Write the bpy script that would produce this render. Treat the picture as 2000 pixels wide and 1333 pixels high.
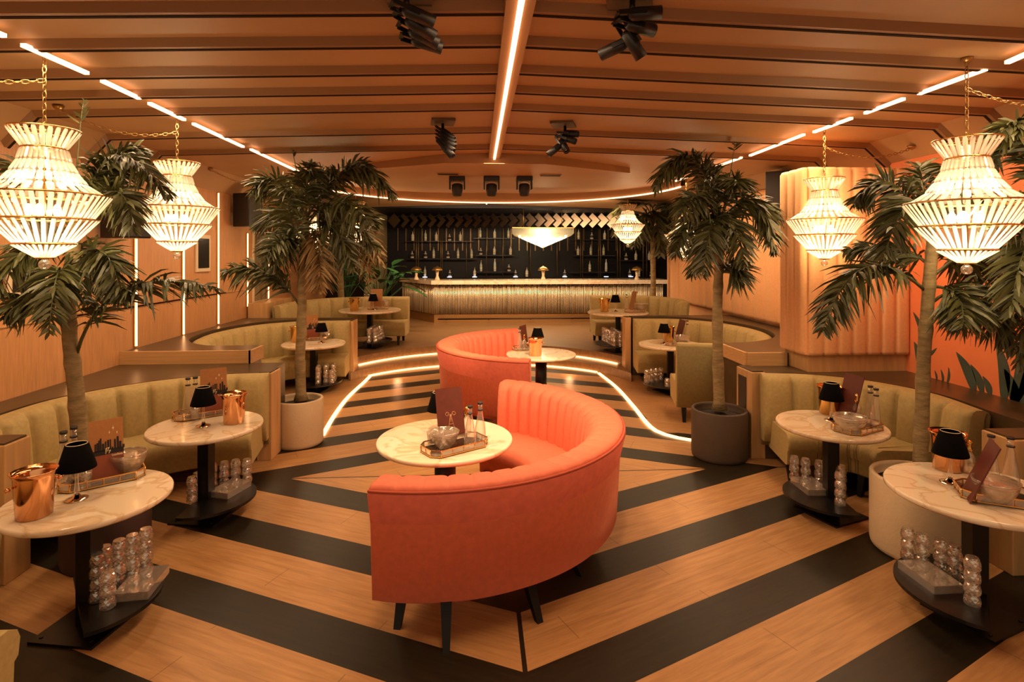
import bpy, math, random
from mathutils import Vector, Matrix
from math import sin, cos, pi, atan2, radians, sqrt

for o in list(bpy.data.objects):
    bpy.data.objects.remove(o)
SC = bpy.context.scene
COL = SC.collection
RND = random.Random(7)

# ---------------------------------------------------------------- camera, world, exposure
F, PX, PY, H = 1100.0, 1000.0, 495.0, 2.0
YAW = math.atan(66.0 / 1100.0)
CY, SY = cos(YAW), sin(YAW)
cd = bpy.data.cameras.new('camera')
cam = bpy.data.objects.new('camera', cd)
COL.objects.link(cam)
cd.sensor_width = 36.0
cd.lens = F / 2000.0 * 36.0
cd.shift_y = -(666.5 - PY) / 2000.0
cd.clip_start = 0.05
cam.location = (0, 0, H)
cam.rotation_euler = (pi / 2, 0, -YAW)
SC.camera = cam

w = bpy.data.worlds.new('world')
SC.world = w
w.use_nodes = True
w.node_tree.nodes['Background'].inputs[0].default_value = (1.0, 0.70, 0.44, 1)
w.node_tree.nodes['Background'].inputs[1].default_value = 0.75
SC.view_settings.view_transform = 'Standard'
SC.view_settings.look = 'None'
SC.view_settings.exposure = 0.0
SC.view_settings.gamma = 1.0
SC.view_settings.use_curve_mapping = False
cy = SC.cycles
cy.max_bounces = 8
cy.diffuse_bounces = 3
cy.glossy_bounces = 3
cy.transmission_bounces = 7
cy.transparent_max_bounces = 14
cy.caustics_reflective = False
cy.caustics_refractive = False
cy.sample_clamp_indirect = 4.0

def area(name, loc, rot, sx, sy, power, col=(1, .62, .32)):
    l = bpy.data.lights.new(name, 'AREA')
    l.shape = 'RECTANGLE'; l.size = sx; l.size_y = sy; l.energy = power; l.color = col
    o = bpy.data.objects.new(name, l); o.location = loc; o.rotation_euler = rot
    COL.objects.link(o)
    return o
def point(name, loc, power, col=(1, .74, .42), r=.06):
    l = bpy.data.lights.new(name, 'POINT'); l.energy = power; l.color = col; l.shadow_soft_size = r
    o = bpy.data.objects.new(name, l); o.location = loc; COL.objects.link(o)
    return o
def spot(name, loc, tgt, power, ang=50, col=(1, .66, .38), blend=.6):
    l = bpy.data.lights.new(name, 'SPOT'); l.energy = power; l.color = col
    l.spot_size = radians(ang); l.spot_blend = blend; l.shadow_soft_size = .08
    o = bpy.data.objects.new(name, l); o.location = loc
    o.rotation_euler = (Vector(tgt) - Vector(loc)).to_track_quat('-Z', 'Y').to_euler()
    COL.objects.link(o)
    return o
# light given down by the ceiling strips along the ridge and the two side lines
AMB = (1, .66, .38)
area('ridge_strip_glow', (0.2, 4.6, 3.12), (0, 0, 0), .25, 6.0, 110, AMB)
area('left_strip_glow', (-2.5, 5.2, 3.08), (0, 0, 0), .2, 6.5, 100, AMB)
area('right_strip_glow', (3.15, 5.2, 3.08), (0, 0, 0), .2, 6.5, 100, AMB)
area('bar_front_fill', (0.6, 11.9, 3.0), (radians(42), 0, 0), 4.5, .3, 210, AMB)  # added fill light with no fixture, brightens the bar front

# ---------------------------------------------------------------- pixel helpers (a pixel of the photo at a known height / depth / wall)
def at(px, py, z=0.0):
    xc = (px - PX) / F; t = (H - z) * F / (py - PY)
    return (t * (xc * CY + SY), t * (CY - xc * SY))
def at3(px, py, z=0.0):
    x, y = at(px, py, z); return (x, y, z)
def pt(px, py, t):
    xc = (px - PX) / F
    return Vector((t * (xc * CY + SY), t * (CY - xc * SY), H - (py - PY) / F * t))
def aty(px, py, Y):
    xc = (px - PX) / F
    return pt(px, py, Y / (CY - xc * SY))
def atx(px, py, X):
    xc = (px - PX) / F
    return pt(px, py, X / (xc * CY + SY))

# ---------------------------------------------------------------- materials
def lin(h):
    h = h.lstrip('#')
    v = [int(h[i:i + 2], 16) / 255 for i in (0, 2, 4)]
    return tuple((c / 12.92 if c <= .04045 else ((c + .055) / 1.055) ** 2.4) for c in v) + (1,)
MATS = {}
def M(name, col, rough=.5, metal=0.0, es=0.0, ecol=None, noise=None, bump=None, sheen=0.0, coat=0.0, spec=.5, stretch=None):
    if isinstance(col, str): col = lin(col)
    m = bpy.data.materials.new(name); m.use_nodes = True
    nt = m.node_tree; b = nt.nodes['Principled BSDF']
    b.inputs['Base Color'].default_value = col
    b.inputs['Roughness'].default_value = rough
    b.inputs['Metallic'].default_value = metal
    b.inputs['Specular IOR Level'].default_value = spec
    if sheen:
        b.inputs['Sheen Weight'].default_value = sheen
        b.inputs['Sheen Roughness'].default_value = .4
        b.inputs['Sheen Tint'].default_value = tuple(min(1, c * 1.6 + .1) for c in col[:3]) + (1,)
    if coat: b.inputs['Coat Weight'].default_value = coat
    if es:
        b.inputs['Emission Color'].default_value = ecol or col
        b.inputs['Emission Strength'].default_value = es
    if noise or bump:
        tc = nt.nodes.new('ShaderNodeTexCoord')
        src = tc.outputs['Object']
        if stretch:
            mp = nt.nodes.new('ShaderNodeMapping'); mp.inputs['Scale'].default_value = stretch
            nt.links.new(src, mp.inputs[0]); src = mp.outputs[0]
    if noise:
        sc, amt = noise
        n = nt.nodes.new('ShaderNodeTexNoise'); n.inputs['Scale'].default_value = sc; n.inputs['Detail'].default_value = 5
        nt.links.new(src, n.inputs['Vector'])
        r = nt.nodes.new('ShaderNodeValToRGB')
        r.color_ramp.elements[0].position = .3; r.color_ramp.elements[1].position = .7
        r.color_ramp.elements[0].color = tuple(c * (1 - amt) for c in col[:3]) + (1,)
        r.color_ramp.elements[1].color = tuple(min(1, c * (1 + amt)) for c in col[:3]) + (1,)
        nt.links.new(n.outputs['Fac'], r.inputs[0]); nt.links.new(r.outputs[0], b.inputs['Base Color'])
    if bump:
        sc, st = bump
        n = nt.nodes.new('ShaderNodeTexNoise'); n.inputs['Scale'].default_value = sc; n.inputs['Detail'].default_value = 3
        nt.links.new(src, n.inputs['Vector'])
        bp = nt.nodes.new('ShaderNodeBump'); bp.inputs['Strength'].default_value = st; bp.inputs['Distance'].default_value = .01
        nt.links.new(n.outputs['Fac'], bp.inputs['Height']); nt.links.new(bp.outputs[0], b.inputs['Normal'])
    MATS[name] = m
    return m
def EM(name, col, s):
    m = bpy.data.materials.new(name); m.use_nodes = True
    nt = m.node_tree; nt.nodes.remove(nt.nodes['Principled BSDF'])
    e = nt.nodes.new('ShaderNodeEmission'); e.inputs[0].default_value = col; e.inputs[1].default_value = s
    nt.links.new(e.outputs[0], nt.nodes['Material Output'].inputs[0])
    return m
def GL(name, tint=(1, .97, .92, 1), body=.10, blend=.35, rough=.03, trans=False, bump=None):
    """clear glass: see-through, with facing-dependent mirror sheen and a little body (cut and frosted edges)"""
    m = bpy.data.materials.new(name); m.use_nodes = True
    nt = m.node_tree; nt.nodes.remove(nt.nodes['Principled BSDF'])
    N = nt.nodes.new; L = nt.links.new
    t = N('ShaderNodeBsdfTransparent'); t.inputs[0].default_value = tint
    g = N('ShaderNodeBsdfGlossy'); g.inputs['Roughness'].default_value = rough; g.inputs[0].default_value = (1, .97, .93, 1)
    d = N('ShaderNodeBsdfTranslucent' if trans else 'ShaderNodeBsdfDiffuse'); d.inputs[0].default_value = (1, .95, .88, 1)
    lw = N('ShaderNodeLayerWeight'); lw.inputs[0].default_value = blend
    m1 = N('ShaderNodeMixShader'); L(lw.outputs['Facing'], m1.inputs[0]); L(t.outputs[0], m1.inputs[1]); L(g.outputs[0], m1.inputs[2])
    m2 = N('ShaderNodeMixShader'); m2.inputs[0].default_value = body; L(m1.outputs[0], m2.inputs[1]); L(d.outputs[0], m2.inputs[2])
    if bump:
        tc = N('ShaderNodeTexCoord'); n = N('ShaderNodeTexVoronoi'); n.inputs['Scale'].default_value = bump[0]
        L(tc.outputs['Object'], n.inputs['Vector'])
        bp = N('ShaderNodeBump'); bp.inputs['Strength'].default_value = bump[1]; bp.inputs['Distance'].default_value = .004
        L(n.outputs['Distance'], bp.inputs['Height'])
        L(bp.outputs[0], g.inputs['Normal']); L(bp.outputs[0], lw.inputs['Normal'])
    L(m2.outputs[0], nt.nodes['Material Output'].inputs[0])
    return m

def RG(name, tint=(1, .97, .93, 1), clear=.45, bump=None, rough=.0, body=.04, gloss=.28):
    """thick cut glass: refracting glass blended with plain see-through"""
    m = bpy.data.materials.new(name); m.use_nodes = True
    nt = m.node_tree; nt.nodes.remove(nt.nodes['Principled BSDF'])
    N = nt.nodes.new; L = nt.links.new
    t = N('ShaderNodeBsdfTransparent'); t.inputs[0].default_value = tint
    g = N('ShaderNodeBsdfGlass'); g.inputs['Roughness'].default_value = rough; g.inputs[0].default_value = tint; g.inputs['IOR'].default_value = 1.5
    d = N('ShaderNodeBsdfDiffuse'); d.inputs[0].default_value = (1, .86, .68, 1)
    m1 = N('ShaderNodeMixShader'); m1.inputs[0].default_value = clear; L(g.outputs[0], m1.inputs[1]); L(t.outputs[0], m1.inputs[2])
    m2 = N('ShaderNodeMixShader'); m2.inputs[0].default_value = body; L(m1.outputs[0], m2.inputs[1]); L(d.outputs[0], m2.inputs[2])
    gl = N('ShaderNodeBsdfGlossy'); gl.inputs['Roughness'].default_value = .16; gl.inputs[0].default_value = (1, .96, .9, 1)
    m3 = N('ShaderNodeMixShader'); m3.inputs[0].default_value = gloss; L(m2.outputs[0], m3.inputs[1]); L(gl.outputs[0], m3.inputs[2]); m2 = m3
    L(m2.outputs[0], nt.nodes['Material Output'].inputs[0])
    return m

# ---------------------------------------------------------------- mesh builder
class MB:
    def __init__(s): s.v = []; s.f = []; s.sm = []
    def add(s, vs, fs, smooth=False):
        o = len(s.v); s.v += [tuple(p) for p in vs]
        for f in fs: s.f.append(tuple(i + o for i in f)); s.sm.append(smooth)
    def box(s, c, d, rz=0.0, tilt=None):
        x, y, z = d[0] / 2, d[1] / 2, d[2] / 2
        R = Matrix.Rotation(rz, 3, 'Z')
        if tilt: R = R @ tilt
        C = Vector(c)
        vs = [C + R @ Vector((sx * x, sy * y, sz * z)) for sz in (-1, 1) for sy in (-1, 1) for sx in (-1, 1)]
        s.add(vs, [(0, 2, 3, 1), (4, 5, 7, 6), (0, 1, 5, 4), (2, 6, 7, 3), (0, 4, 6, 2), (1, 3, 7, 5)])
        return s
    def lathe(s, prof, c=(0, 0, 0), n=24, smooth=True, R=None, flute=0.0, a0=0.0):
        C = Vector(c); vs = []
        for (r, z) in prof:
            for k in range(n):
                a = a0 + 2 * pi * k / n
                rr = r * (1 - (flute if k % 2 else 0))
                p = Vector((rr * cos(a), rr * sin(a), z))
                if R: p = R @ p
                vs.append(C + p)
        fs = []
        for i in range(len(prof) - 1):
            for k in range(n):
                k2 = (k + 1) % n
                fs.append((i * n + k, i * n + k2, (i + 1) * n + k2, (i + 1) * n + k))
        s.add(vs, fs, smooth)
        o = len(s.v) - len(vs)
        for i in (0, len(prof) - 1):
            if prof[i][0] > 1e-4:
                f = [o + i * n + k for k in range(n)]
                s.f.append(tuple(reversed(f)) if i == 0 else tuple(f)); s.sm.append(False)
        return s
    def tube(s, P, r, n=8, cap=True):
        P = [Vector(p) for p in P]; m = len(P); vs = []
        up = Vector((0, 0, 1)); last = None
        for i, p in enumerate(P):
            t = (P[min(i + 1, m - 1)] - P[max(i - 1, 0)]).normalized()
            a = t.cross(up if abs(t.z) < .95 else Vector((1, 0, 0))).normalized()
            if last is not None:
                a = (last - t * last.dot(t)).normalized()
            last = a
            b = t.cross(a)
            rr = r[i] if isinstance(r, (list, tuple)) else r
            for k in range(n):
                q = 2 * pi * k / n
                vs.append(p + a * cos(q) * rr + b * sin(q) * rr)
        fs = [(i * n + k, i * n + (k + 1) % n, (i + 1) * n + (k + 1) % n, (i + 1) * n + k) for i in range(m - 1) for k in range(n)]
        s.add(vs, fs, True)
        if cap:
            o = len(s.v) - len(vs)
            s.f.append(tuple(o + k for k in reversed(range(n)))); s.sm.append(False)
            s.f.append(tuple(o + (m - 1) * n + k for k in range(n))); s.sm.append(False)
        return s
    def bar(s, a, b, wd, th, nrm=(0, 0, 1), tip=0.0):
        """a flat prism from a to b (crystal drop, slat, rail)"""
        a = Vector(a); b = Vector(b); t = (b - a).normalized(); nr = Vector(nrm)
        u = t.cross(nr).normalized(); v = u.cross(t).normalized()
        q = []
        L = (b - a)
        for (p, k) in ((a, 1 - tip), (a + L * .15, 1), (a + L * .85, 1), (b, 1 - tip)) if tip else ((a, 1), (b, 1)):
            for (i, j) in ((-1, 0), (0, 1), (1, 0), (0, -1)) if tip else ((-1, -1), (1, -1), (1, 1), (-1, 1)):
                q.append(p + u * i * wd / 2 * k + v * j * th / 2 * k)
        m = len(q) // 4
        fs = [(i * 4 + k, i * 4 + (k + 1) % 4, i * 4 + 4 + (k + 1) % 4, i * 4 + 4 + k) for i in range(m - 1) for k in range(4)]
        fs += [(3, 2, 1, 0), tuple((m - 1) * 4 + k for k in range(4))]
        s.add(q, fs)
        return s
    def prism(s, poly, z0, z1, smooth=False):
        n = len(poly)
        A = sum(poly[i][0] * poly[(i + 1) % n][1] - poly[(i + 1) % n][0] * poly[i][1] for i in range(n))
        if A < 0: poly = list(reversed(poly))
        vs = [(p[0], p[1], z0) for p in poly] + [(p[0], p[1], z1) for p in poly]
        s.add(vs, [tuple(reversed(range(n))), tuple(range(n, 2 * n))])
        o = len(s.v) - 2 * n
        for i in range(n):
            j = (i + 1) % n
            s.f.append((o + i, o + j, o + n + j, o + n + i)); s.sm.append(smooth)
        return s
    def facets(s, prof, c=(0, 0, 0), n=16):
        """diamond-cut surface: rings of a profile turned half a step against each other, flat triangles between them"""
        C = Vector(c); vs = []; fs = []
        for i, (r, z) in enumerate(prof):
            for k in range(n):
                a = 2 * pi * (k + .5 * (i % 2)) / n; vs.append(C + Vector((r * cos(a), r * sin(a), z)))
        for i in range(len(prof) - 1):
            for k in range(n):
                k2 = (k + 1) % n; a, b, c_, d = i * n + k, i * n + k2, (i + 1) * n + k, (i + 1) * n + k2
                fs += [(a, b, c_), (b, d, c_)] if i % 2 == 0 else [(a, b, d), (a, d, c_)]
        s.add(vs, fs)
        return s
    def ball(s, c, r, n=12, m=8, sz=1.0):
        return s.lathe([(max(1e-5, r * sin(pi * i / m)), -r * sz * cos(pi * i / m)) for i in range(m + 1)], c, n)
    def build(s, name, mat, parent=None, bevel=0.0, loc=None):
        me = bpy.data.meshes.new(name)
        me.from_pydata(s.v, [], s.f)
        me.polygons.foreach_set('use_smooth', s.sm)
        me.materials.append(mat)
        me.update()
        o = bpy.data.objects.new(name, me); COL.objects.link(o)
        if parent: o.parent = parent
        if loc: o.location = loc
        if bevel:
            b = o.modifiers.new('bevel', 'BEVEL'); b.width = bevel; b.segments = 2; b.limit_method = 'ANGLE'; b.angle_limit = radians(40)
        return o

def tag(o, label, cat, group=None, kind=None):
    o['label'] = label; o['category'] = cat
    if group: o['group'] = group
    if kind: o['kind'] = kind
    return o
def thing(name, label, cat, loc=(0, 0, 0), rz=0.0, group=None):
    o = bpy.data.objects.new(name, None); COL.objects.link(o)
    o.empty_display_size = .1
    o.location = loc; o.rotation_euler = (0, 0, rz)
    return tag(o, label, cat, group)
def struct(o):
    o['kind'] = 'structure'; return o
def copy_tree(root, loc, rz=None, label=None, group=None):
    r = root.copy(); COL.objects.link(r); r.location = loc
    if rz is not None: r.rotation_euler = (0, 0, rz)
    if label: r['label'] = label
    if group: r['group'] = group
    for ch in root.children:
        c = ch.copy(); COL.objects.link(c); c.parent = r
        for g in ch.children:
            d = g.copy(); COL.objects.link(d); d.parent = c
    return r
def smooth_path(P, step=.05):
    """Catmull-Rom through 2-D points, resampled by arc length"""
    P = [Vector((p[0], p[1])) for p in P]
    Q = [P[0] * 2 - P[1]] + P + [P[-1] * 2 - P[-2]]
    out = []
    for i in range(1, len(Q) - 2):
        a, b, c, d = Q[i - 1:i + 3]
        for k in range(16):
            t = k / 16
            out.append(.5 * ((2 * b) + (c - a) * t + (2 * a - 5 * b + 4 * c - d) * t * t + (3 * b - a - 3 * c + d) * t ** 3))
    out.append(P[-1])
    L = [0]
    for i in range(1, len(out)): L.append(L[-1] + (out[i] - out[i - 1]).length)
    n = max(2, round(L[-1] / step)); res = []; j = 0
    for k in range(n + 1):
        s = L[-1] * k / n
        while j < len(L) - 2 and L[j + 1] < s: j += 1
        f = (s - L[j]) / max(1e-9, L[j + 1] - L[j])
        res.append(out[j].lerp(out[j + 1], f))
    return res, L[-1]
# ---------------------------------------------------------------- palette
CEIL = M('ceiling_paint', '#b0885c', .55, noise=(1.5, .08))
GROOVE_SHADE = M('painted_gap_shade', '#2a1a10', .8, spec=.1)  # dark strip under each beam, painting the shade of a recess
BEAM = M('beam_paint', '#8c6540', .5)
WOODW = M('wall_veneer', '#c08a58', .5, noise=(14, .14), stretch=(6, 6, .35))
WOODP = M('oak_panel', '#c59a66', .45, noise=(16, .16), stretch=(1, 1, .12))
WOODP2 = M('oak_board', '#c59a66', .45, noise=(14, .14), stretch=(.15, 1, 6))
DARKTOP = M('dark_ledge', '#4a3a25', .32, noise=(5, .2))
STEPWOOD = M('bar_floor_wood', '#7d5c3a', .4, noise=(10, .2), stretch=(.3, 3, 1))
MURAL = M('mural_orange', '#e8814e', .7, noise=(2, .08))
MLEAF = M('mural_leaf', '#3d4a3e', .7, noise=(8, .25))
CHANNEL = M('channel_fabric', '#ecb07a', .8, sheen=.3, noise=(40, .06))
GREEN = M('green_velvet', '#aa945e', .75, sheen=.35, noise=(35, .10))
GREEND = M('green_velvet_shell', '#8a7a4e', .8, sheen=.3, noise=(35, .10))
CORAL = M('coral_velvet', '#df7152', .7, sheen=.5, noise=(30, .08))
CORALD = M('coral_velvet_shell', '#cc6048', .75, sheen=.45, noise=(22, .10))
PIPING = M('coral_piping', '#b04c30', .7)
BLACKWOOD = M('black_leg', '#0d0a08', .5, spec=.25)
BLACKMETAL = M('black_metal', '#0d0b0b', .35, metal=.2)
BLACKPL = M('black_plastic', '#120f0d', .45)
SPEAKER = M('speaker_grey', '#231e18', .6)
MARBLE = None
BRASS = M('brass', '#d9a860', .22, metal=1)
COPPER = M('copper_polish', '#e3a878', .12, metal=1)
CHROME = M('mirror_steel', '#d8c8b0', .06, metal=1)
SHADE = M('black_shade', '#060404', .95, spec=.1)
SHADEIN = M('shade_lining', '#d8c49a', .7)
MENU1 = M('menu_gold_card', '#a8703a', .6, noise=(60, .06))
MENU2 = M('menu_rust_card', '#8a4428', .6)
MENU3 = M('menu_brown_leather', '#5a2416', .5, noise=(30, .12))
INK = M('menu_ink', '#1a100c', .7)
STAR = M('menu_star', '#f3ddb0', .6)
EMBLEM = M('emblem_gold', '#c08a5c', .4)
CAP = M('bottle_cap', '#15110e', .5)
GLASS = GL('clear_glass', body=.08, blend=.42)
TUMB = RG('pressed_glass', clear=.3, body=.07, rough=.0)
CUT = RG('cut_crystal', clear=.42, body=.10, rough=.0, gloss=.13)
ACRYL = GL('acrylic', tint=(.9, .84, .76, 1), body=.10, blend=.3)
CRYST = GL('lamp_crystal', tint=(1, .96, .86, 1), body=.3, blend=.45, rough=.08, trans=True)
PALE = M('pale_planter', '#cdb591', .7, noise=(6, .06), bump=(40, .2))
DARKPOT = M('dark_planter', '#4d3c2c', .7, noise=(6, .1))
PLUMPOT = M('plum_planter', '#3a2420', .6, noise=(6, .1))
SOIL = M('soil', '#2b2015', .95, noise=(60, .4), bump=(50, 1))
BARK = M('palm_bark', '#8a7650', .85, noise=(9, .3), bump=(18, .7), stretch=(1, 1, 3))
LEAF = M('palm_leaf', '#4a4a26', .5, noise=(3, .35))
LEAFDRY = M('palm_leaf_dry', '#7d6238', .7, noise=(3, .3))
LEAFG = M('broad_leaf', '#2f5a30', .4, noise=(3, .3))
LEDM = EM('led_orange', (1.0, .50, .26, 1), 4.6)
LEDW = EM('led_wall', (1.0, .50, .22, 1), 7.0)
LEDF = EM('led_floor', (1.0, .45, .15, 1), 6.0)
BULB = EM('bulb_glow', (1.0, .74, .38, 1), 28.0)
BARGLOW = EM('bar_lamp_core', (1.0, .80, .46, 1), 12.0)
BARWALL = M('bar_wall', '#0b070b', .5, spec=.2)
GOLDDIM = M('aged_gold', '#a8844f', .38, metal=.9)
POSTG = M('post_gold', '#7d623e', .45, metal=.8)
SHELFG = M('smoked_shelf', '#3a3026', .2)
BARROD = M('rod_mirror', '#dcc8a4', .28, metal=.55, noise=(30, .25), stretch=(1, 1, .1))
PLINTH = M('brushed_gold', '#c99a62', .3, metal=.85)
MIRTILE = M('mirror_tile', '#6a5d50', .22, metal=1)
REDBOX = M('alarm_red', '#a5281c', .5)
FRAMEW = M('frame_cream', '#d8c4a0', .5)
SCREEN = M('screen_black', '#1a1410', .2)

def marble():
    m = bpy.data.materials.new('white_marble'); m.use_nodes = True
    nt = m.node_tree; b = nt.nodes['Principled BSDF']; N = nt.nodes.new; L = nt.links.new
    tc = N('ShaderNodeTexCoord'); info = N('ShaderNodeObjectInfo')
    ad = N('ShaderNodeVectorMath'); ad.operation = 'ADD'
    L(tc.outputs['Object'], ad.inputs[0]); L(info.outputs['Location'], ad.inputs[1])
    n1 = N('ShaderNodeTexNoise'); n1.inputs['Scale'].default_value = 2.2; n1.inputs['Detail'].default_value = 6; n1.inputs['Distortion'].default_value = 1.6
    L(ad.outputs[0], n1.inputs['Vector'])
    r1 = N('ShaderNodeValToRGB'); e = r1.color_ramp.elements
    e[0].position = .46; e[0].color = lin('#e4cfb0'); e[1].position = .54; e[1].color = lin('#e8d6ba')
    x = r1.color_ramp.elements.new(.5); x.color = lin('#d2b48e')
    L(n1.outputs['Fac'], r1.inputs[0]); L(r1.outputs[0], b.inputs['Base Color'])
    b.inputs['Roughness'].default_value = .1
    return m
MARBLE = marble()

def floor_mat():
    m = bpy.data.materials.new('striped_parquet'); m.use_nodes = True
    nt = m.node_tree; b = nt.nodes['Principled BSDF']; N = nt.nodes.new; L = nt.links.new
    tc = N('ShaderNodeTexCoord'); sp = N('ShaderNodeSeparateXYZ'); L(tc.outputs['Object'], sp.inputs[0])
    def mt(op, a, c=None, d=None):
        n = N('ShaderNodeMath'); n.operation = op
        for i, q in enumerate((a, c, d)):
            if q is None: continue
            if isinstance(q, (int, float)): n.inputs[i].default_value = q
            else: L(q, n.inputs[i])
        return n.outputs[0]
    K = .47
    x = mt('SUBTRACT', sp.outputs[0], .224); y = mt('SUBTRACT', sp.outputs[1], 5.105)
    ax = mt('ABSOLUTE', x); ay = mt('ABSOLUTE', y)
    d = mt('ADD', mt('MULTIPLY', ax, K), ay)
    ph = mt('FLOORED_MODULO', mt('SUBTRACT', d, .89), .77)
    dark = mt('MULTIPLY', mt('LESS_THAN', ph, .325), mt('GREATER_THAN', d, .88))
    seam = mt('MAXIMUM', mt('LESS_THAN', ax, .012), mt('LESS_THAN', ay, .008))
    dark = mt('MAXIMUM', dark, seam)
    out = mt('MULTIPLY', mt('GREATER_THAN', mt('ABSOLUTE', mt('SUBTRACT', sp.outputs[0], .14)), 1.9), mt('GREATER_THAN', sp.outputs[1], 6.15))
    dark = mt('MULTIPLY', dark, mt('SUBTRACT', 1.0, out))
    # coordinates along / across the boards
    sg = mt('SIGN', mt('MULTIPLY', x, y))
    al = mt('ADD', mt('MULTIPLY', x, .905), mt('MULTIPLY', mt('MULTIPLY', y, sg), -.425))
    cb = N('ShaderNodeCombineXYZ'); L(mt('MULTIPLY', al, 1.3), cb.inputs[0]); L(mt('MULTIPLY', d, 14.0), cb.inputs[1]); L(sg, cb.inputs[2])
    g = N('ShaderNodeTexNoise'); g.inputs['Scale'].default_value = 2.2; g.inputs['Detail'].default_value = 9; g.inputs['Roughness'].default_value = .62; g.inputs['Distortion'].default_value = .3
    L(cb.outputs[0], g.inputs['Vector'])
    r = N('ShaderNodeValToRGB'); e = r.color_ramp.elements
    e[0].position = .25; e[0].color = lin('#9c6e42'); e[1].position = .72; e[1].color = lin('#c2935f')
    L(g.outputs['Fac'], r.inputs[0])
    r2 = N('ShaderNodeValToRGB'); e = r2.color_ramp.elements
    e[0].position = .25; e[0].color = lin('#171209'); e[1].position = .75; e[1].color = lin('#2b2314')
    L(g.outputs['Fac'], r2.inputs[0])
    # board joints, half a stripe wide
    jb = mt('LESS_THAN', mt('ABSOLUTE', mt('SUBTRACT', ph, .55)), .004)
    row = mt('FLOOR', mt('DIVIDE', mt('SUBTRACT', d, .12), .2225))
    je = mt('LESS_THAN', mt('FLOORED_MODULO', mt('ADD', al, mt('MULTIPLY', row, .83)), 1.7), .006)
    jt = mt('MULTIPLY', mt('MAXIMUM', mt('MULTIPLY', jb, .35), je), .4)
    mx = N('ShaderNodeMix'); mx.data_type = 'RGBA'; L(dark, mx.inputs[0]); L(r.outputs[0], mx.inputs[6]); L(r2.outputs[0], mx.inputs[7])
    mj = N('ShaderNodeMix'); mj.data_type = 'RGBA'; L(jt, mj.inputs[0]); L(mx.outputs[2], mj.inputs[6]); mj.inputs[7].default_value = lin('#2a1c10')
    L(mj.outputs[2], b.inputs['Base Color'])
    b.inputs['Roughness'].default_value = .42; b.inputs['Specular IOR Level'].default_value = .35
    return m
FLOOR = floor_mat()

# ---------------------------------------------------------------- the room
XL, XR = -3.73, 4.22
struct(MB().box((.25, 8.2, -.1), (9.5, 20, .2)).build('floor', FLOOR))
# ceiling: low-pitched, with sloping sides
prof = [(XL - .3, 2.56), (-3.5, 3.125), (-2.62, 3.155), (.2, 3.243), (3.25, 3.155), (3.99, 3.128), (XR + .4, 2.56)]
m = MB(); n = len(prof)
vs = [(x, -.6, z) for x, z in prof] + [(x, 14.3, z) for x, z in prof] + [(x, -.6, z + .12) for x, z in prof] + [(x, 14.3, z + .12) for x, z in prof]
fs = []
for i in range(n - 1):
    fs += [(i, n + i, n + i + 1, i + 1), (2 * n + i, 2 * n + i + 1, 3 * n + i + 1, 3 * n + i), (i, i + 1, 2 * n + i + 1, 2 * n + i), (n + i, 3 * n + i, 3 * n + i + 1, n + i + 1)]
fs += [(0, 2 * n, 3 * n, n), (n - 1, 2 * n - 1, 4 * n - 1, 3 * n - 1)]
m.add(vs, fs)
ceil = struct(m.build('ceiling', CEIL))
def zc(x):
    for i in range(n - 1):
        if prof[i][0] <= x <= prof[i + 1][0]:
            f = (x - prof[i][0]) / (prof[i + 1][0] - prof[i][0]); return prof[i][1] + f * (prof[i + 1][1] - prof[i][1])
BY = [1.75, 2.3, 2.81, 3.255, 3.746, 4.2, 4.7, 5.58, 6.45]
for i, y in enumerate(BY):
    m = MB()
    for k in range(n - 1):
        (x0, z0), (x1, z1) = prof[k], prof[k + 1]
        q = []
        for yy, dz in ((y - .07, 0), (y + .05, 0), (y + .03, -.052), (y - .03, -.052)):
            q += [(x0, yy, z0 + dz + .01), (x1, yy, z1 + dz + .01)]
        m.add(q, [(0, 1, 3, 2), (2, 3, 5, 4), (4, 5, 7, 6), (6, 7, 1, 0), (0, 2, 4, 6), (1, 7, 5, 3)])
    b = m.build('trim_%d' % (i + 1), BEAM, ceil); b['kind'] = 'structure'
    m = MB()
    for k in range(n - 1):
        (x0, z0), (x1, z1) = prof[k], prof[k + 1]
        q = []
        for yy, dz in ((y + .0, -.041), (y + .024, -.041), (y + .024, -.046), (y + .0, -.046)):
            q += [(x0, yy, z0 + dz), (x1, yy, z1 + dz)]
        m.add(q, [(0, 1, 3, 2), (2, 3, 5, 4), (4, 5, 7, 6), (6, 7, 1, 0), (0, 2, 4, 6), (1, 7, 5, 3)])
    b = m.build('trim_%d' % (i + 31), GROOVE_SHADE, ceil); b['kind'] = 'structure'
struct(MB().box((.2, 3.2, 3.215), (.14, 7.6, .075)).build('trim_10', CEIL, ceil))
# dropped bulkhead behind the ridge, and the lower ring round the dance floor
struct(MB().prism([(-.42, 7.0), (.84, 7.0), (2.1, 7.7), (2.1, 8.25), (-1.7, 8.25), (-1.7, 7.7)], 3.115, 3.235).build('trim_11', CEIL, ceil))
ring = MB()
def arc(cx, cy_, rx, ry, n=48, a0=pi, a1=0):
    return [(cx + rx * cos(a0 + (a1 - a0) * i / n), cy_ + ry * sin(a0 + (a1 - a0) * i / n)) for i in range(n + 1)]
A = arc(.3, 8.6, 2.85, 2.95)
for dz, off in ((.0, .10),):
    B = arc(.3, 8.6, 2.85 + off, 2.95 + off)
    for i in range(len(A) - 1):
        z0 = 3.05
        q = []
        for p in (A[i], A[i + 1]):
            q.append((p[0], p[1], z0)); q.append((p[0], p[1], zc(p[0]) + .02))
        for p in (B[i], B[i + 1]):
            q.append((p[0], p[1], z0)); q.append((p[0], p[1], zc(p[0]) + .02))
        ring.add(q, [(0, 1, 3, 2), (4, 6, 7, 5), (0, 2, 6, 4)])
struct(ring.build('trim_12', CEIL, ceil))
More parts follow.
